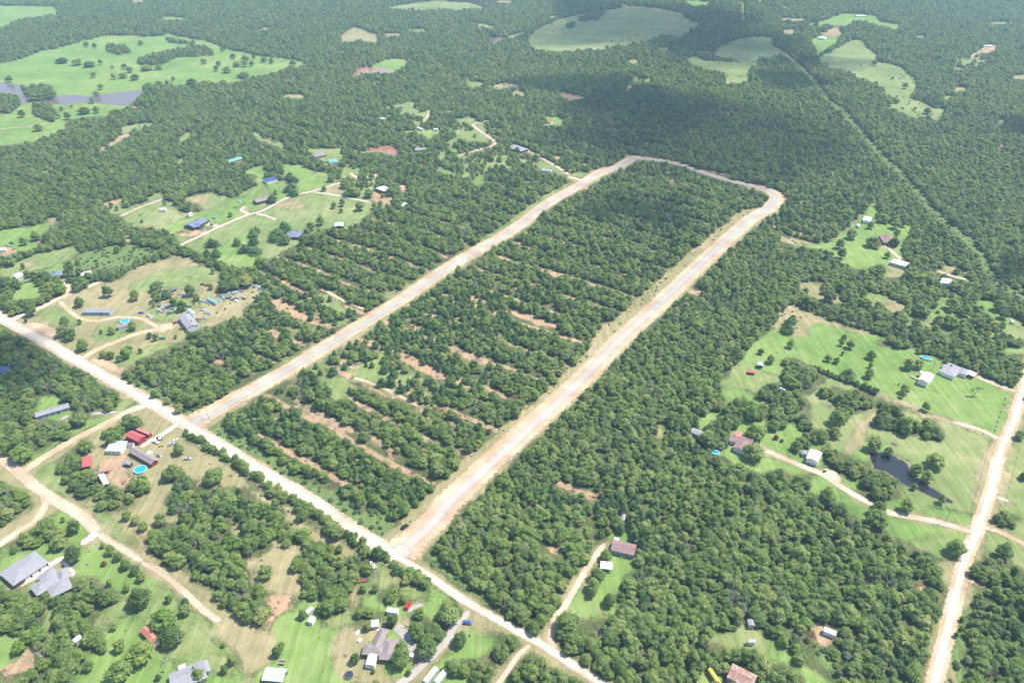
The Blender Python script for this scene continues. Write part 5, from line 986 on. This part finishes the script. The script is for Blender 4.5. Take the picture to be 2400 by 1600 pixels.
# small yard things near the houses
def slab(s, sx, sy, ang, label, cat, name, m, h=.12):
    q = pts(s)[0]; c = at(*q[:2]); o = MB().box(-sx/2, sx/2, -sy/2, sy/2, 0, h).obj(name, m, None, (c.x, c.y, .02)); o.rotation_euler = (0, 0, ang); tag(o, label, cat)
slab('b148,640', 2.4, 1.7, .9, 'pale square concrete slab on the lawn left of the taupe-roofed house', 'slab', 'concrete_slab', wallm['white'])
slab('O1020,408', 3.2, 1.6, -.2, 'small wooden porch deck in front of the mauve-roofed mobile home', 'deck', 'porch_deck', wallm['tan'], .8)
slab('a1950,1380', 4, 1.6, .5, 'white edged patio at the right end of the winged grey house', 'patio', 'patio', wallm['white'])
slab('H1400,1105', .1, .1, 0, 'small pale post block near the pool', 'block', 'garden_block', wallm['white'], .3) if False else None
def ringbed(s, r, label, mm):
    q = pts(s)[0]; c = at(*q[:2]); e = empty('flower_bed', (c.x, c.y, 0)); tag(e, label, 'flower bed')
    for i in range(14):
        a = 6.283*i/14; MB().box(-.18, .18, -.13, .13, 0, .2).obj('stone', wallm['tan'], e, (r*math.cos(a), r*math.sin(a), 0)).rotation_euler = (0, 0, a)
    MB().tube((0, 0, .02), (0, 0, .12), r*.85, n=14).obj('soil', BARK, e)
ringbed('M800,480', 1.1, 'small stone-ringed flower bed on the bright lawn', None); ringbed('M905,670', 1.5, 'stone-ringed flower bed beside the oaks on the bright lawn', None)
# trampoline
q = pts('N855,1500')[0]; c = at(*q[:2]); e = empty('trampoline', (c.x, c.y, 0)); tag(e, 'round dark trampoline near the bottom edge lawn', 'trampoline')
MB().tube((0, 0, .85), (0, 0, .88), 2.0, n=20).obj('mat', PAINT['dark'], e); mbq = MB()
for i in range(20):
    a, b = 6.283*i/20, 6.283*(i+1)/20; mbq.tube((2.15*math.cos(a), 2.15*math.sin(a), .86), (2.15*math.cos(b), 2.15*math.sin(b), .86), .06, n=4)
mbq.obj('frame', PAINT['silver'], e)
for i in range(6): a = 6.283*i/6; MB().tube((2.1*math.cos(a), 2.1*math.sin(a), .85), (2.1*math.cos(a), 2.1*math.sin(a), 0), .04, n=4).obj('leg', PAINT['silver'], e)
for s, l in (('b180,790', 'white picnic table on the lawn left of the taupe-roofed house'), ('N830,1310', 'dark picnic table below the kennel lawn'), ('M825,352', 'dark garden table on the bright lawn by the white drive')):
    q = pts(s)[0]; c = at(*q[:2]); e = empty('picnic_table', (c.x, c.y, 0), random.uniform(0, 3)); tag(e, l, 'table'); mm = wallm['white'] if 'white' in l[:6] else M['post']
    MB().box(-.95, .95, -.4, .4, .72, .77).obj('table_top', mm, e)
    for y in (-.8, .8): MB().box(-.95, .95, y-.14, y+.14, .42, .46).obj('bench', mm, e)
    for x in (-.7, .7): MB().box(x-.05, x+.05, -.85, .85, .36, .42).box(x-.05, x+.05, -.06, .06, 0, .72).obj('leg', mm, e)
# haystack-like round hay bale rolls are absent; two grills by the pool left out

# ------------------------------------------------------------------ clouds above and to the sun side that shade parts of the land
cm = bpy.data.materials.new('cloud_vapour'); cm.use_nodes = True; N = NB(cm); N.n.remove(N.b); pv = N.new('ShaderNodeVolumePrincipled')
pv.inputs['Color'].default_value = (1, 1, 1, 1); pv.inputs['Density'].default_value = .03; N.link(pv.outputs[0], N.n['Material Output'].inputs['Volume'])
CLH = 760.0
for i, (px, py, rx, ry, th) in enumerate([(1560, 68, 260, 50, 62), (1690, 330, 300, 85, 34), (1700, 105, 120, 26, 55), (1400, 215, 130, 30, 60), (1545, 262, 170, 40, 75), (1420, 320, 110, 22, 40), (1850, 195, 75, 16, 50), (1500, 497, 95, 36, 60), (2400, 305, 60, 22, 60), (2385, 640, 40, 26, 60), (10, 880, 80, 70, 60), (1975, 150, 70, 14, 40)]):
    a = at(px-rx, py); b = at(px+rx, py); t = at(px, py-ry); u_ = at(px, py+ry); c = (t+u_)/2+Vector((0, 0, 0)); c.x = (a.x+b.x)/2
    k = (CLH+(i % 3)*90)/sdir.z; pos = c+sdir*k; sx, sy = (b.x-a.x)/2, (t.y-u_.y)/2
    bm = bmesh.new(); bmesh.ops.create_icosphere(bm, subdivisions=4, radius=1)
    for v in bm.verts:
        d = v.co.copy(); f = .5+1.25*float(vnoise(np.array([d.x*2.2+i*7]), np.array([d.y*2.2+d.z+50]), 71)[0])+.4*float(vnoise(np.array([d.x*6+i*3]), np.array([d.y*6+d.z*3+9]), 72)[0])-.12
        v.co = Vector((d.x*sx*f, d.y*sy*f, d.z*th*.5*(f if d.z > 0 else .5)))
    me = bpy.data.meshes.new('cloud'); bm.to_mesh(me); bm.free(); me.materials.append(cm); tag(obj('cloud', me, None, pos), kind='stuff', label='white summer cloud drifting high above the land', cat='cloud')

# ------------------------------------------------------------------ single trees read off the photo
SOLO = '''A55,535,28 690,590,22 660,630,30 640,510,22 965,285,22 650,310,18 590,300,20 410,375,48 520,400,40 605,405,45 690,425,18 770,460,15 850,450,22 780,520,22 840,500,32 920,510,34 890,470,25 1190,540,17 1150,565,20 1400,410,25 1450,350,25 1500,430,22 1530,335,20 1485,470,20 1555,460,34 1600,375,25 1625,420,32 1680,430,25 1685,385,30 1665,480,45 1730,430,22 1745,390,16 1815,400,25 1865,415,20 2010,420,28 1530,550,34 1000,425,48 1085,440,32 1020,580,38 1090,560,30 1310,530,40 1400,540,45 570,730,45 630,680,25 255,860,35 145,775,28 420,745,17 460,790,28 400,790,22 780,735,50 490,732,12 660,750,25 240,615,60 330,620,50 190,620,40
D985,1100,55 720,1195,52 1230,1130,55 1425,1035,70 1430,1150,48 1740,1095,52 1955,920,25 1935,1060,30 2065,965,50 2150,1040,50 2060,1060,55 2250,990,70 2120,940,50 1210,1420,45 1020,1465,35 925,1470,18 590,1385,50 560,1460,60 630,1490,62 730,1385,22 270,1280,55 235,1370,18 1370,1510,30 1430,1530,30 1610,1515,18 1665,1230,55 1590,1200,40 1800,1160,35 1410,1225,22 2115,395,26 1510,295,20 1070,340,22 1020,315,25 630,865,52 215,640,40 320,585,50 90,820,50 210,880,22 370,695,28 1070,720,32 760,1020,55 700,1050,55 400,960,60 450,1060,60 540,1080,55 250,940,40 640,960,45 50,1010,60 150,1030,50
E955,310,50 1035,190,50 1165,225,22 715,310,32 795,290,33 785,360,24 590,455,40 500,500,45 590,560,50 620,160,26 145,240,50 180,190,25 1085,320,30 1140,300,30 1210,335,30 1300,280,50 1000,70,40 1240,160,60 870,120,90 690,50,45 260,610,60 900,150,70 820,90,60 530,610,60 440,620,60 470,560,40
G775,570,52 670,665,48 680,755,47 950,490,38 965,630,62 1010,680,35 1100,770,32 1190,565,35 1170,640,50 1030,885,68 945,1040,55 880,930,50 1620,970,32 580,1130,70 620,1040,45 340,1110,40 370,1180,60 1250,1340,68 1190,1310,35 1290,780,55 1460,760,60 1700,1205,65 1910,1165,40 1680,1360,80 1800,1390,45 1940,1370,70 1830,1280,60 1600,1490,100 2180,1310,50 2140,1220,65 1430,1240,90 1010,1290,70 920,1220,50 700,1530,32 1320,920,60 1420,950,80 1480,1000,60 1380,560,60 1080,420,50 1180,480,50 1250,470,40
K210,20,38 765,20,45 680,15,25 560,145,38 635,170,32 690,100,18 955,115,48 935,290,48 945,215,25 1300,200,55 1390,200,50 1265,430,50 1235,490,28 1460,595,45 1210,375,10 1560,1070,95 1370,1160,58 1470,1230,58 990,930,75 1110,1000,50 550,1410,80 1280,1500,65 1600,1450,40 1345,1330,30 100,1220,70 290,1270,75 625,830,55 500,860,65 420,890,40 30,155,45 2320,850,50 2352,1230,40 640,690,80 1020,1530,80
P1740,310,90 2180,350,80 2270,540,40 1570,600,30 1910,530,60 1740,1110,25 1790,1050,25 1790,970,25 1020,40,100
H180,1010,95 1030,860,80 1100,810,50 1180,720,80 1250,740,60 1640,980,58 945,110,38 1015,120,38 1090,155,32 1150,100,55 1180,60,40 1290,80,24 1150,310,32 750,20,60 1195,355,25 1270,380,25 1405,480,35 1535,540,35 1640,610,45 1750,530,70 780,960,65 730,700,70 1950,1200,100 1590,1190,75 1300,1270,50
M675,125,65 575,55,22 660,370,85 520,270,75 400,130,80 1275,770,105 1490,950,120 1560,1110,120 1270,1250,130 1080,1420,120 805,1400,55 1040,1045,35 1000,640,32 935,295,25 1010,340,50 1080,400,45 1150,470,55 1240,530,45 1295,590,45 1160,690,35 1550,790,40 1700,890,60 1700,830,45 950,1250,35 1090,1220,60 1240,60,50 1310,120,50 1470,60,60 1160,20,50 1820,1490,65 1450,1500,28 160,1230,65 860,700,40 740,650,80 960,780,75 2060,1440,40 2130,1360,45 2050,1200,25
N80,540,75 765,335,38 1095,695,38 990,690,42 810,590,70 1500,920,58 1875,1155,72 230,1220,42 190,1280,48 430,935,45 910,1340,48 1325,1320,100 1340,1230,70 1025,1040,45 1250,980,60 1075,1440,22 1770,900,120 1560,1210,110 1480,1070,90 1400,1460,30 40,940,80 20,720,70 1550,650,50 1650,1080,60
I1780,360,30 1950,970,50 2050,930,38 1560,1330,38
J2290,85,32 2250,800,100 2230,970,110 1830,910,80
O865,390,60 790,560,75 750,660,70 735,740,45 900,790,70 1770,1180,60 1000,150,45 500,980,110
C1420,680,40 1450,740,42 1600,745,12 920,155,25 980,175,35 1445,535,12 1535,585,22 1690,750,30 1320,420,25 80,125,22'''
SOLOC = '''D1520,1120,45 1940,640,50 1980,745,42 1900,755,35 2170,645,38 2245,690,52 1300,455,12 2320,560,40 2320,640,40 2335,720,45
E250,480,45 190,530,60 160,590,50 280,520,40 330,60,45 335,120,45 335,180,45 0,540,30 10,720,40 0,640,22 870,1180,32 945,1215,16 905,1300,22 860,1300,35 675,1175,22 1030,1230,20 310,30,40 300,150,40
G230,1360,38 190,1430,52 200,1380,40
K750,280,52 
I440,280,38 690,160,30 550,220,22 590,280,22 700,270,40 650,450,40 860,440,22 1180,240,40 1260,290,40 1240,370,38 1155,375,38 1330,430,38 1395,415,28 1440,370,32 1320,350,14 1400,345,15 1065,210,22 1010,205,15'''
DIRN = [('right of', 0), ('behind and right of', 45), ('behind', 90), ('behind and left of', 135), ('left of', 180), ('in front and left of', 225), ('in front of', 270), ('in front and right of', 315)]
ORD = ['nearest tree', 'second nearest tree', 'third nearest tree', 'fourth nearest tree', 'fifth nearest tree', 'sixth nearest tree', 'seventh nearest tree', 'eighth nearest tree', 'ninth nearest tree', 'tenth nearest tree', 'eleventh nearest tree', 'twelfth nearest tree']
LM += [('far pasture pond', 200, 222), ('shaded far pasture', 1500, 70), ('big right pasture at the back', 2080, 170), ('dark pond', 2105, 1090), ('road fork at the bottom left', 215, 1240), ('lone tan field at the bottom', 600, 1500), ('far green pasture hedge', 420, 130), ('bottom right road bend', 2270, 1270), ('power line clearing', 2120, 400)]
solo = []
for nm_, txt in (('oak_tree', SOLO), ('cedar_tree', SOLOC)):
    for line in txt.split('\n'):
        for px, py, r_ in pts(line):
            zc = 4.6; c = at(px, py, zc); _, _, d = proj(c.x, c.y, zc); rad = r_*d/FPX
            zc = max(2.5, rad*1.15); c = at(px, py, zc); solo.append([nm_, c.x, c.y, rad, px, py])
# small red-leaved shrubs of the mauve-brown house garden and other kinds are added with their own labels
lab = {}
for t in solo:
    d = sorted((math.hypot(t[4]-l[1], (t[5]-l[2])*1.3), l) for l in LM)[0]; l = d[1]
    a = math.degrees(math.atan2(l[2]-t[5], t[4]-l[1])) % 360; k = int((a+22.5)//45) % 8; lab.setdefault((l[0], DIRN[k][0]), []).append((d[0], t))
for (l, dn), lst in lab.items():
    lst.sort(key=lambda x: x[0])
    for i, (_, t) in enumerate(lst): t.append('%s, %s %s the %s' % ('dark cedar' if t[0] == 'cedar_tree' else 'broad oak' if t[3] > 4.6 else 'round oak', ORD[min(i, 11)].replace(' tree', ''), dn, l))
rk = sorted([t for t in solo if t[0] == 'oak_tree'], key=lambda t: -t[3]/proj(t[1], t[2], 3)[2]); farsolo = rk[225:]; FARS = []
for t in solo:
    oak = t[0] == 'oak_tree'; mods = BROAD if oak else CED; sc = t[3]/(3.55 if oak else 2.05); h_ = random.uniform(.88, 1.05)*(1.25 if sc < .7 and oak else 1)*(min(1, 1.35/sc) if sc > 1.35 else 1)
    FOOT.append((t[1], t[2], max(2.0, t[3]*.75)))
    if t in farsolo: FARS.append((oak, t[1], t[2], sc, h_)); continue
    e = empty(t[0], (t[1], t[2], 0), random.uniform(0, 6.28)); e.scale = (sc, sc, sc*h_); tag(e, t[6], 'tree' if oak else 'cedar', 'trees standing in the open')
    cr, tr = random.choice(mods); obj('crown', cr, e); obj('trunk', tr, e)
REDS = [(crown_mesh('red_leaves', [((0, 0, .8), (.8, .8, .8))], 120, .3, REDLEAF, 5), SHR[0][1])]
for s, sc, l in (('K75,885', 1.9, 'larger dark red shrub on the lawn right of the mauve-brown house'), ('K130,910', 1.3, 'smaller dark red shrub on the lawn right of the mauve-brown house'), ('M955,475', 1.6, 'dark red shrub on the bright bottom left lawn')):
    q = pts(s)[0]; c = at(q[0], q[1], 1); e = empty('shrub', (c.x, c.y, 0)); e.scale = (sc,)*3; tag(e, l, 'shrub'); obj('leaves', REDS[0][0], e); obj('stem', REDS[0][1], e)
q = pts('K1880,505')[0]; c = at(*q[:2]); e = empty('leaning_tree', (c.x, c.y, 0)); tag(e, 'thin leaning tree with sparse crown on the lawn below the ranch house', 'tree')
MB().tube((0, 0, 0), (.8, 0, 2.5), .3, .22).tube((.8, 0, 2.5), (2.6, .6, 6), .22, .12).tube((.8, 0, 2.5), (-.8, 1, 5.2), .17, .08).tube((2, .3, 4.6), (5, .2, 6.3), .12, .06).obj('trunk', BARK, e)
obj('crown', crown_mesh('crown', [((2.6, .8, 6.6), (1.7, 1.5, 1.2)), ((-1, 1, 5.3), (1.3, 1.2, 1.5)), ((-1.6, .6, 4), (.9, .9, .9)), ((5, .2, 6.4), (1.0, .9, .8)), ((1.2, .6, 6.6), (1, 1, .8))], 300, .45, LEAF, 77, core=.35), e)
FOOT.append((c.x, c.y, 5))


def jgrid(sp, y0, y1):
    ys = np.arange(y0, y1, sp); out = []
    for y in ys:
        half = (y*cp+300*sp_)*(1500/FPX)+15; xs = np.arange(-half, half, sp); out.append(np.stack([xs, np.full(len(xs), y)], 1))
    P = np.concatenate(out); return P + rng.uniform(-.46, .46, P.shape)*sp
P = np.concatenate([jgrid(3.9, 140, 420), jgrid(4.1, 420, 800), jgrid(4.9, 800, 1400), jgrid(6.3, 1400, 2450)])
X, Y = P[:, 0], P[:, 1]; n = len(X)
bx, by, _ = proj(X, Y, 0.); tx, ty, _ = proj(X, Y, 5.2); mx_, my_, _ = proj(X, Y, 2.8)
cb, ct, cm = cover(bx, by), cover(tx, ty), cover(mx_, my_)
u = rng.random(n); clump = vnoise(X/22, Y/22, 9)
is_wood = (cb == 0) & ((ct == 0) | (ct == 6) | (ct == 5)) & (cm != 8) | ((ct == 0) & (cb == 6))
gap = vnoise(X/11, Y/11, 12)
rowc = (X*math.sin(R(34.4)) + Y*math.cos(R(34.4)))/30.0 + vnoise(X/60, Y/60, 5)*.25     # cleared survey rows across the lots
rows = (np.abs(rowc-np.round(rowc))*30 < np.where(Y < 720, 3.8, 2.9)) & (vnoise(X/16, Y/16, 44) > .1) & (Y < 1150) & (bx > 600) & ((bx-939)*775+(by-1297)*809 < 0) & (by < 1150)
wood = is_wood & ~((gap < .1) & (u < .8)) & ~rows
openw = (cb == 5) & (ct != 8) & (clump > .42) & (u < .55)
ced = (cb == 6) & (ct != 4) & (ct != 8) & (clump*.45+u*.55 < .66)
scr = ((cb == 7) & (ct != 8) & (u < .5))
tiny = np.isin(cb, (2, 3)) & (ct != 8) & (Y > 900) & (vnoise(X/40, Y/40, 14) > .55) & (u < .10)
clear = np.ones(n, bool)
for (fx, fy, fr) in FOOT: clear &= (np.hypot(X-fx, Y-fy) > fr)
far = 1+np.clip((Y-500)/1500, 0, 1)*.42
kind = np.full(n, -1)
kind[wood] = 0; kind[openw] = 0; kind[ced] = 1; kind[scr] = 2; kind[tiny] = 2
cedmix = vnoise(X/60, Y/60, 21)*.6+rng.random(n)*.4
kind[(kind == 0) & (cedmix > .78) & (Y < 1200)] = 1
kind[(kind == 1) & (rng.random(n) < .42) & ced] = 0
kind[(kind == 0) & (rng.random(n) < .036) & (Y < 1100)] = 3
kind[~clear] = -1
HX = [];
for s_, wd_ in (('H1700,850 1850,915 1960,1000 2080,1060 2200,1140 2352,1240', 3), ('I0,1255 100,1330 300,1450 430,1500 560,1580', 3), ('N450,20 640,90 720,170 860,240 1000,340 1130,390 1230,470 1320,560 1420,590 1550,660', 3.6),
                ('D1230,860 1400,800 1600,720 1750,760 1960,860 2160,920 2300,940', 4), ('C970,365 1050,320 1130,275', 4), ('B1290,205 1500,120 1700,70', 5), ('K430,250 600,330 800,400 980,480', 1), ('D0,850 200,780 400,740', 1.5), ('D940,1000 1150,930 1400,820', 3)):
    L_ = smooth_line([tuple(at(p[0], p[1])) for p in pts(s_)], 1.9)
    for p_ in L_:
        HX.append((p_.x+random.uniform(-wd_, wd_)*.6, p_.y+random.uniform(-wd_, wd_)*.6))
HX = np.array(HX); nh = len(HX)
X = np.concatenate([X, HX[:, 0]]); Y = np.concatenate([Y, HX[:, 1]]); kind = np.concatenate([kind, (rng.random(nh) < .25).astype(int)]); n = len(X)
far = np.concatenate([far, np.full(nh, .82)]); ced = np.zeros(n, bool)
rs = rng.normal(1, .24, n)
scl = np.where(kind == 0, .82*rs, np.where(kind == 1, rng.uniform(.7, 1.15, n), np.where(kind == 2, rng.uniform(.6, 1.5, n), rs)))*np.where(kind == 2, 1, far)
scl = np.clip(scl, .45, 1.9); hs = np.where(kind == 0, rng.uniform(.66, .95, n), rng.uniform(.78, 1.1, n))*(.86+.34*vnoise(X/26, Y/26, 61))
edge_small = (kind == 0) & (vnoise(X/30, Y/30, 33) < .3); scl[edge_small] *= .85
# individual woodland trees: the ones that show largest in the frame
fx_, fy_, dep = proj(X, Y, 4.)
inframe = (fx_ > 5) & (fx_ < 2395) & (fy_ > 5) & (fy_ < 1598)
REGION = [
 ('woodland behind the mauve-roofed home', 'O1130,0 2352,0 2352,1000 1500,1200 960,950 1000,700 1130,500'),
 ('woodland along the right-hand sandy road', 'P0,0 1400,200 1650,600 1650,1600 0,1600'),
 ('wood under the limestone road', 'O0,1200 860,1600 0,1800 N1600,1568 2352,1100'),
 ('wood near the rusted barn', 'O300,900 1000,950 2100,1300 1800,1700 860,1600'),
 ('wood in the bottom right corner', 'P1800,500 2400,0 2400,1700 1500,1700'),
 ('grove on the tan grass', 'M1300,0 2352,-150 N700,0 1050,500 850,950 400,900 100,1050 M2300,1050'),
 ('wood around the bottom left houses', 'M-100,600 1000,700 1000,1700 -100,1700'),
 ('wooded strip right of the new road junction', 'N1500,400 1900,0 O300,0 300,1000 2352,1150')]
def region(px, py):
    for nme, s in REGION:
        if inside(np.array([px]), np.array([py]), pts(s))[0]: return nme
    return 'dense woodland in the foreground'
def tree(name, model, x, y, sc, h, rz, label, cat, group=None, grey=False):
    cr, tr = model; e = empty(name, (x, y, 0), rz); e.scale = (sc, sc, sc*h)
    tag(e, label, cat, group)
    if cr: obj('crown' if name != 'shrub' else 'leaves', cr, e)
    obj('trunk' if name != 'shrub' else 'stem', tr, e); return e
DEB = []
for s_ in range(4):
    rr = random.Random(900+s_); m_ = MB()
    for _ in range(16):
        a = rr.uniform(0, 6.28); d = rr.uniform(0, 1.1); t = rr.uniform(0, 6.28); l = rr.uniform(.6, 1.9); z = rr.uniform(.05, .5)
        m_.tube((d*math.cos(a), d*math.sin(a), z), (d*math.cos(a)+l*math.cos(t), d*math.sin(a)+l*math.sin(t), z+rr.uniform(-.05, .35)), .09, .03, 3)
    DEB.append((None, mesh('felled_branches', m_.V, m_.F, RUSTWOOD if s_ < 2 else DEAD)))
MODELS = {0: BROAD, 1: CED, 2: SHR, 3: BARE}
NM = {0: ('oak_tree', 'tree'), 1: ('cedar_tree', 'cedar'), 2: ('shrub', 'shrub'), 3: ('bare_tree', 'bare tree')}
STUFF = {0: ('oak_woodland', 'broad dark green oak woodland covering the land beyond the foreground', 'woodland'),
         1: ('cedar_thicket', 'dark conical cedars scattered through the cleared lots and woods', 'cedars'),
         2: ('roadside_scrub', 'low green scrub bushes along the road verges and pastures', 'scrub'),
         3: ('dead_trees', 'grey leafless trees standing among the woods', 'dead trees')}
idx = rng.integers(0, 1000, n)
for k in range(4):
    sel = np.where(kind == k)[0]
    vis = sel[inframe[sel]]; order = vis[np.argsort(-scl[vis]/dep[vis])]
    top = order[:{0: 80, 1: 110, 2: 60, 3: 60}[k]]
    rest = np.setdiff1d(sel, top); nm = len(MODELS[k])
    for i in top:
        rg = region(fx_[i], fy_[i])
        lab = {0: 'leafy oak packed in the %s', 1: 'dark pointed cedar in the %s', 2: 'low green bush at the %s', 3: 'grey leafless tree in the %s'}[k] % rg
        tree(NM[k][0], MODELS[k][idx[i] % nm], X[i], Y[i], scl[i], hs[i], rng.uniform(0, 6.28), lab, NM[k][1], NM[k][0].replace('_', ' ')+'s in the '+rg)
    if k == 0: FA = np.array([f[1:] for f in FARS if f[0]]); X2 = np.concatenate([X[rest], FA[:, 0]]); Y2 = np.concatenate([Y[rest], FA[:, 1]]); S2 = np.concatenate([scl[rest], FA[:, 2]]); H2 = np.concatenate([hs[rest], FA[:, 3]]); I2 = np.concatenate([idx[rest] % nm, rng.integers(0, nm, len(FA))]); scatter(STUFF[k][0], proto_coll(NM[k][0], MODELS[k]), X2, Y2, S2, H2, I2, STUFF[k][1], STUFF[k][2]); continue
    scatter(STUFF[k][0], proto_coll(NM[k][0], MODELS[k]), X[rest], Y[rest], scl[rest], hs[rest], idx[rest] % nm, STUFF[k][1], STUFF[k][2])
dm = ((cb == 4) & (by > 500) & (u < .22)) | (rows & is_wood & (u < .5)) | ((cb == 6) & (u > .93)); dm &= clear[:len(dm)] if len(clear) >= len(dm) else True
k_ = np.where(dm)[0]; m0 = len(k_)
scatter('felled_brush', proto_coll('felled_brush', DEB), X[k_], Y[k_], rng.uniform(.6, 1.7, m0), np.ones(m0), rng.integers(0, 4, m0), 'rust-brown and grey felled brush strewn along the cleared strips', 'brush')
fw = np.isin(cb, (1, 2, 3)) & (ct != 8) & (Y[:len(cb)] < 900) & (u > .93) & (vnoise(X/13, Y/13, 88)[:len(cb)] > .45) & clear[:len(cb)] & (kind[:len(cb)] == -1); k_ = np.where(fw)[0]; m0 = len(k_)
scatter('field_weeds', proto_coll('weed_clump', SHR), X[k_], Y[k_], rng.uniform(.18, .5, m0), np.full(m0, .8), rng.integers(0, 3, m0), 'tufts of taller weeds dotted over lawns and pastures', 'weeds')
uv = np.where((kind[:len(cb)] == -1) & (cb == 3) & (by > 500) & (by < 1350) & (bx > 500) & (bx < 1900) & (u > .8) & (ct != 8) & clear[:len(cb)])[0]; m0 = len(uv)
scatter('verge_bushes', proto_coll('verge_bush', SHR), X[uv], Y[uv], rng.uniform(.4, .9, m0), np.ones(m0), rng.integers(0, 3, m0), 'small bushes along the dry verges of the new roads', 'bushes')
print('TREES', [(k, int((kind == k).sum())) for k in range(4)])
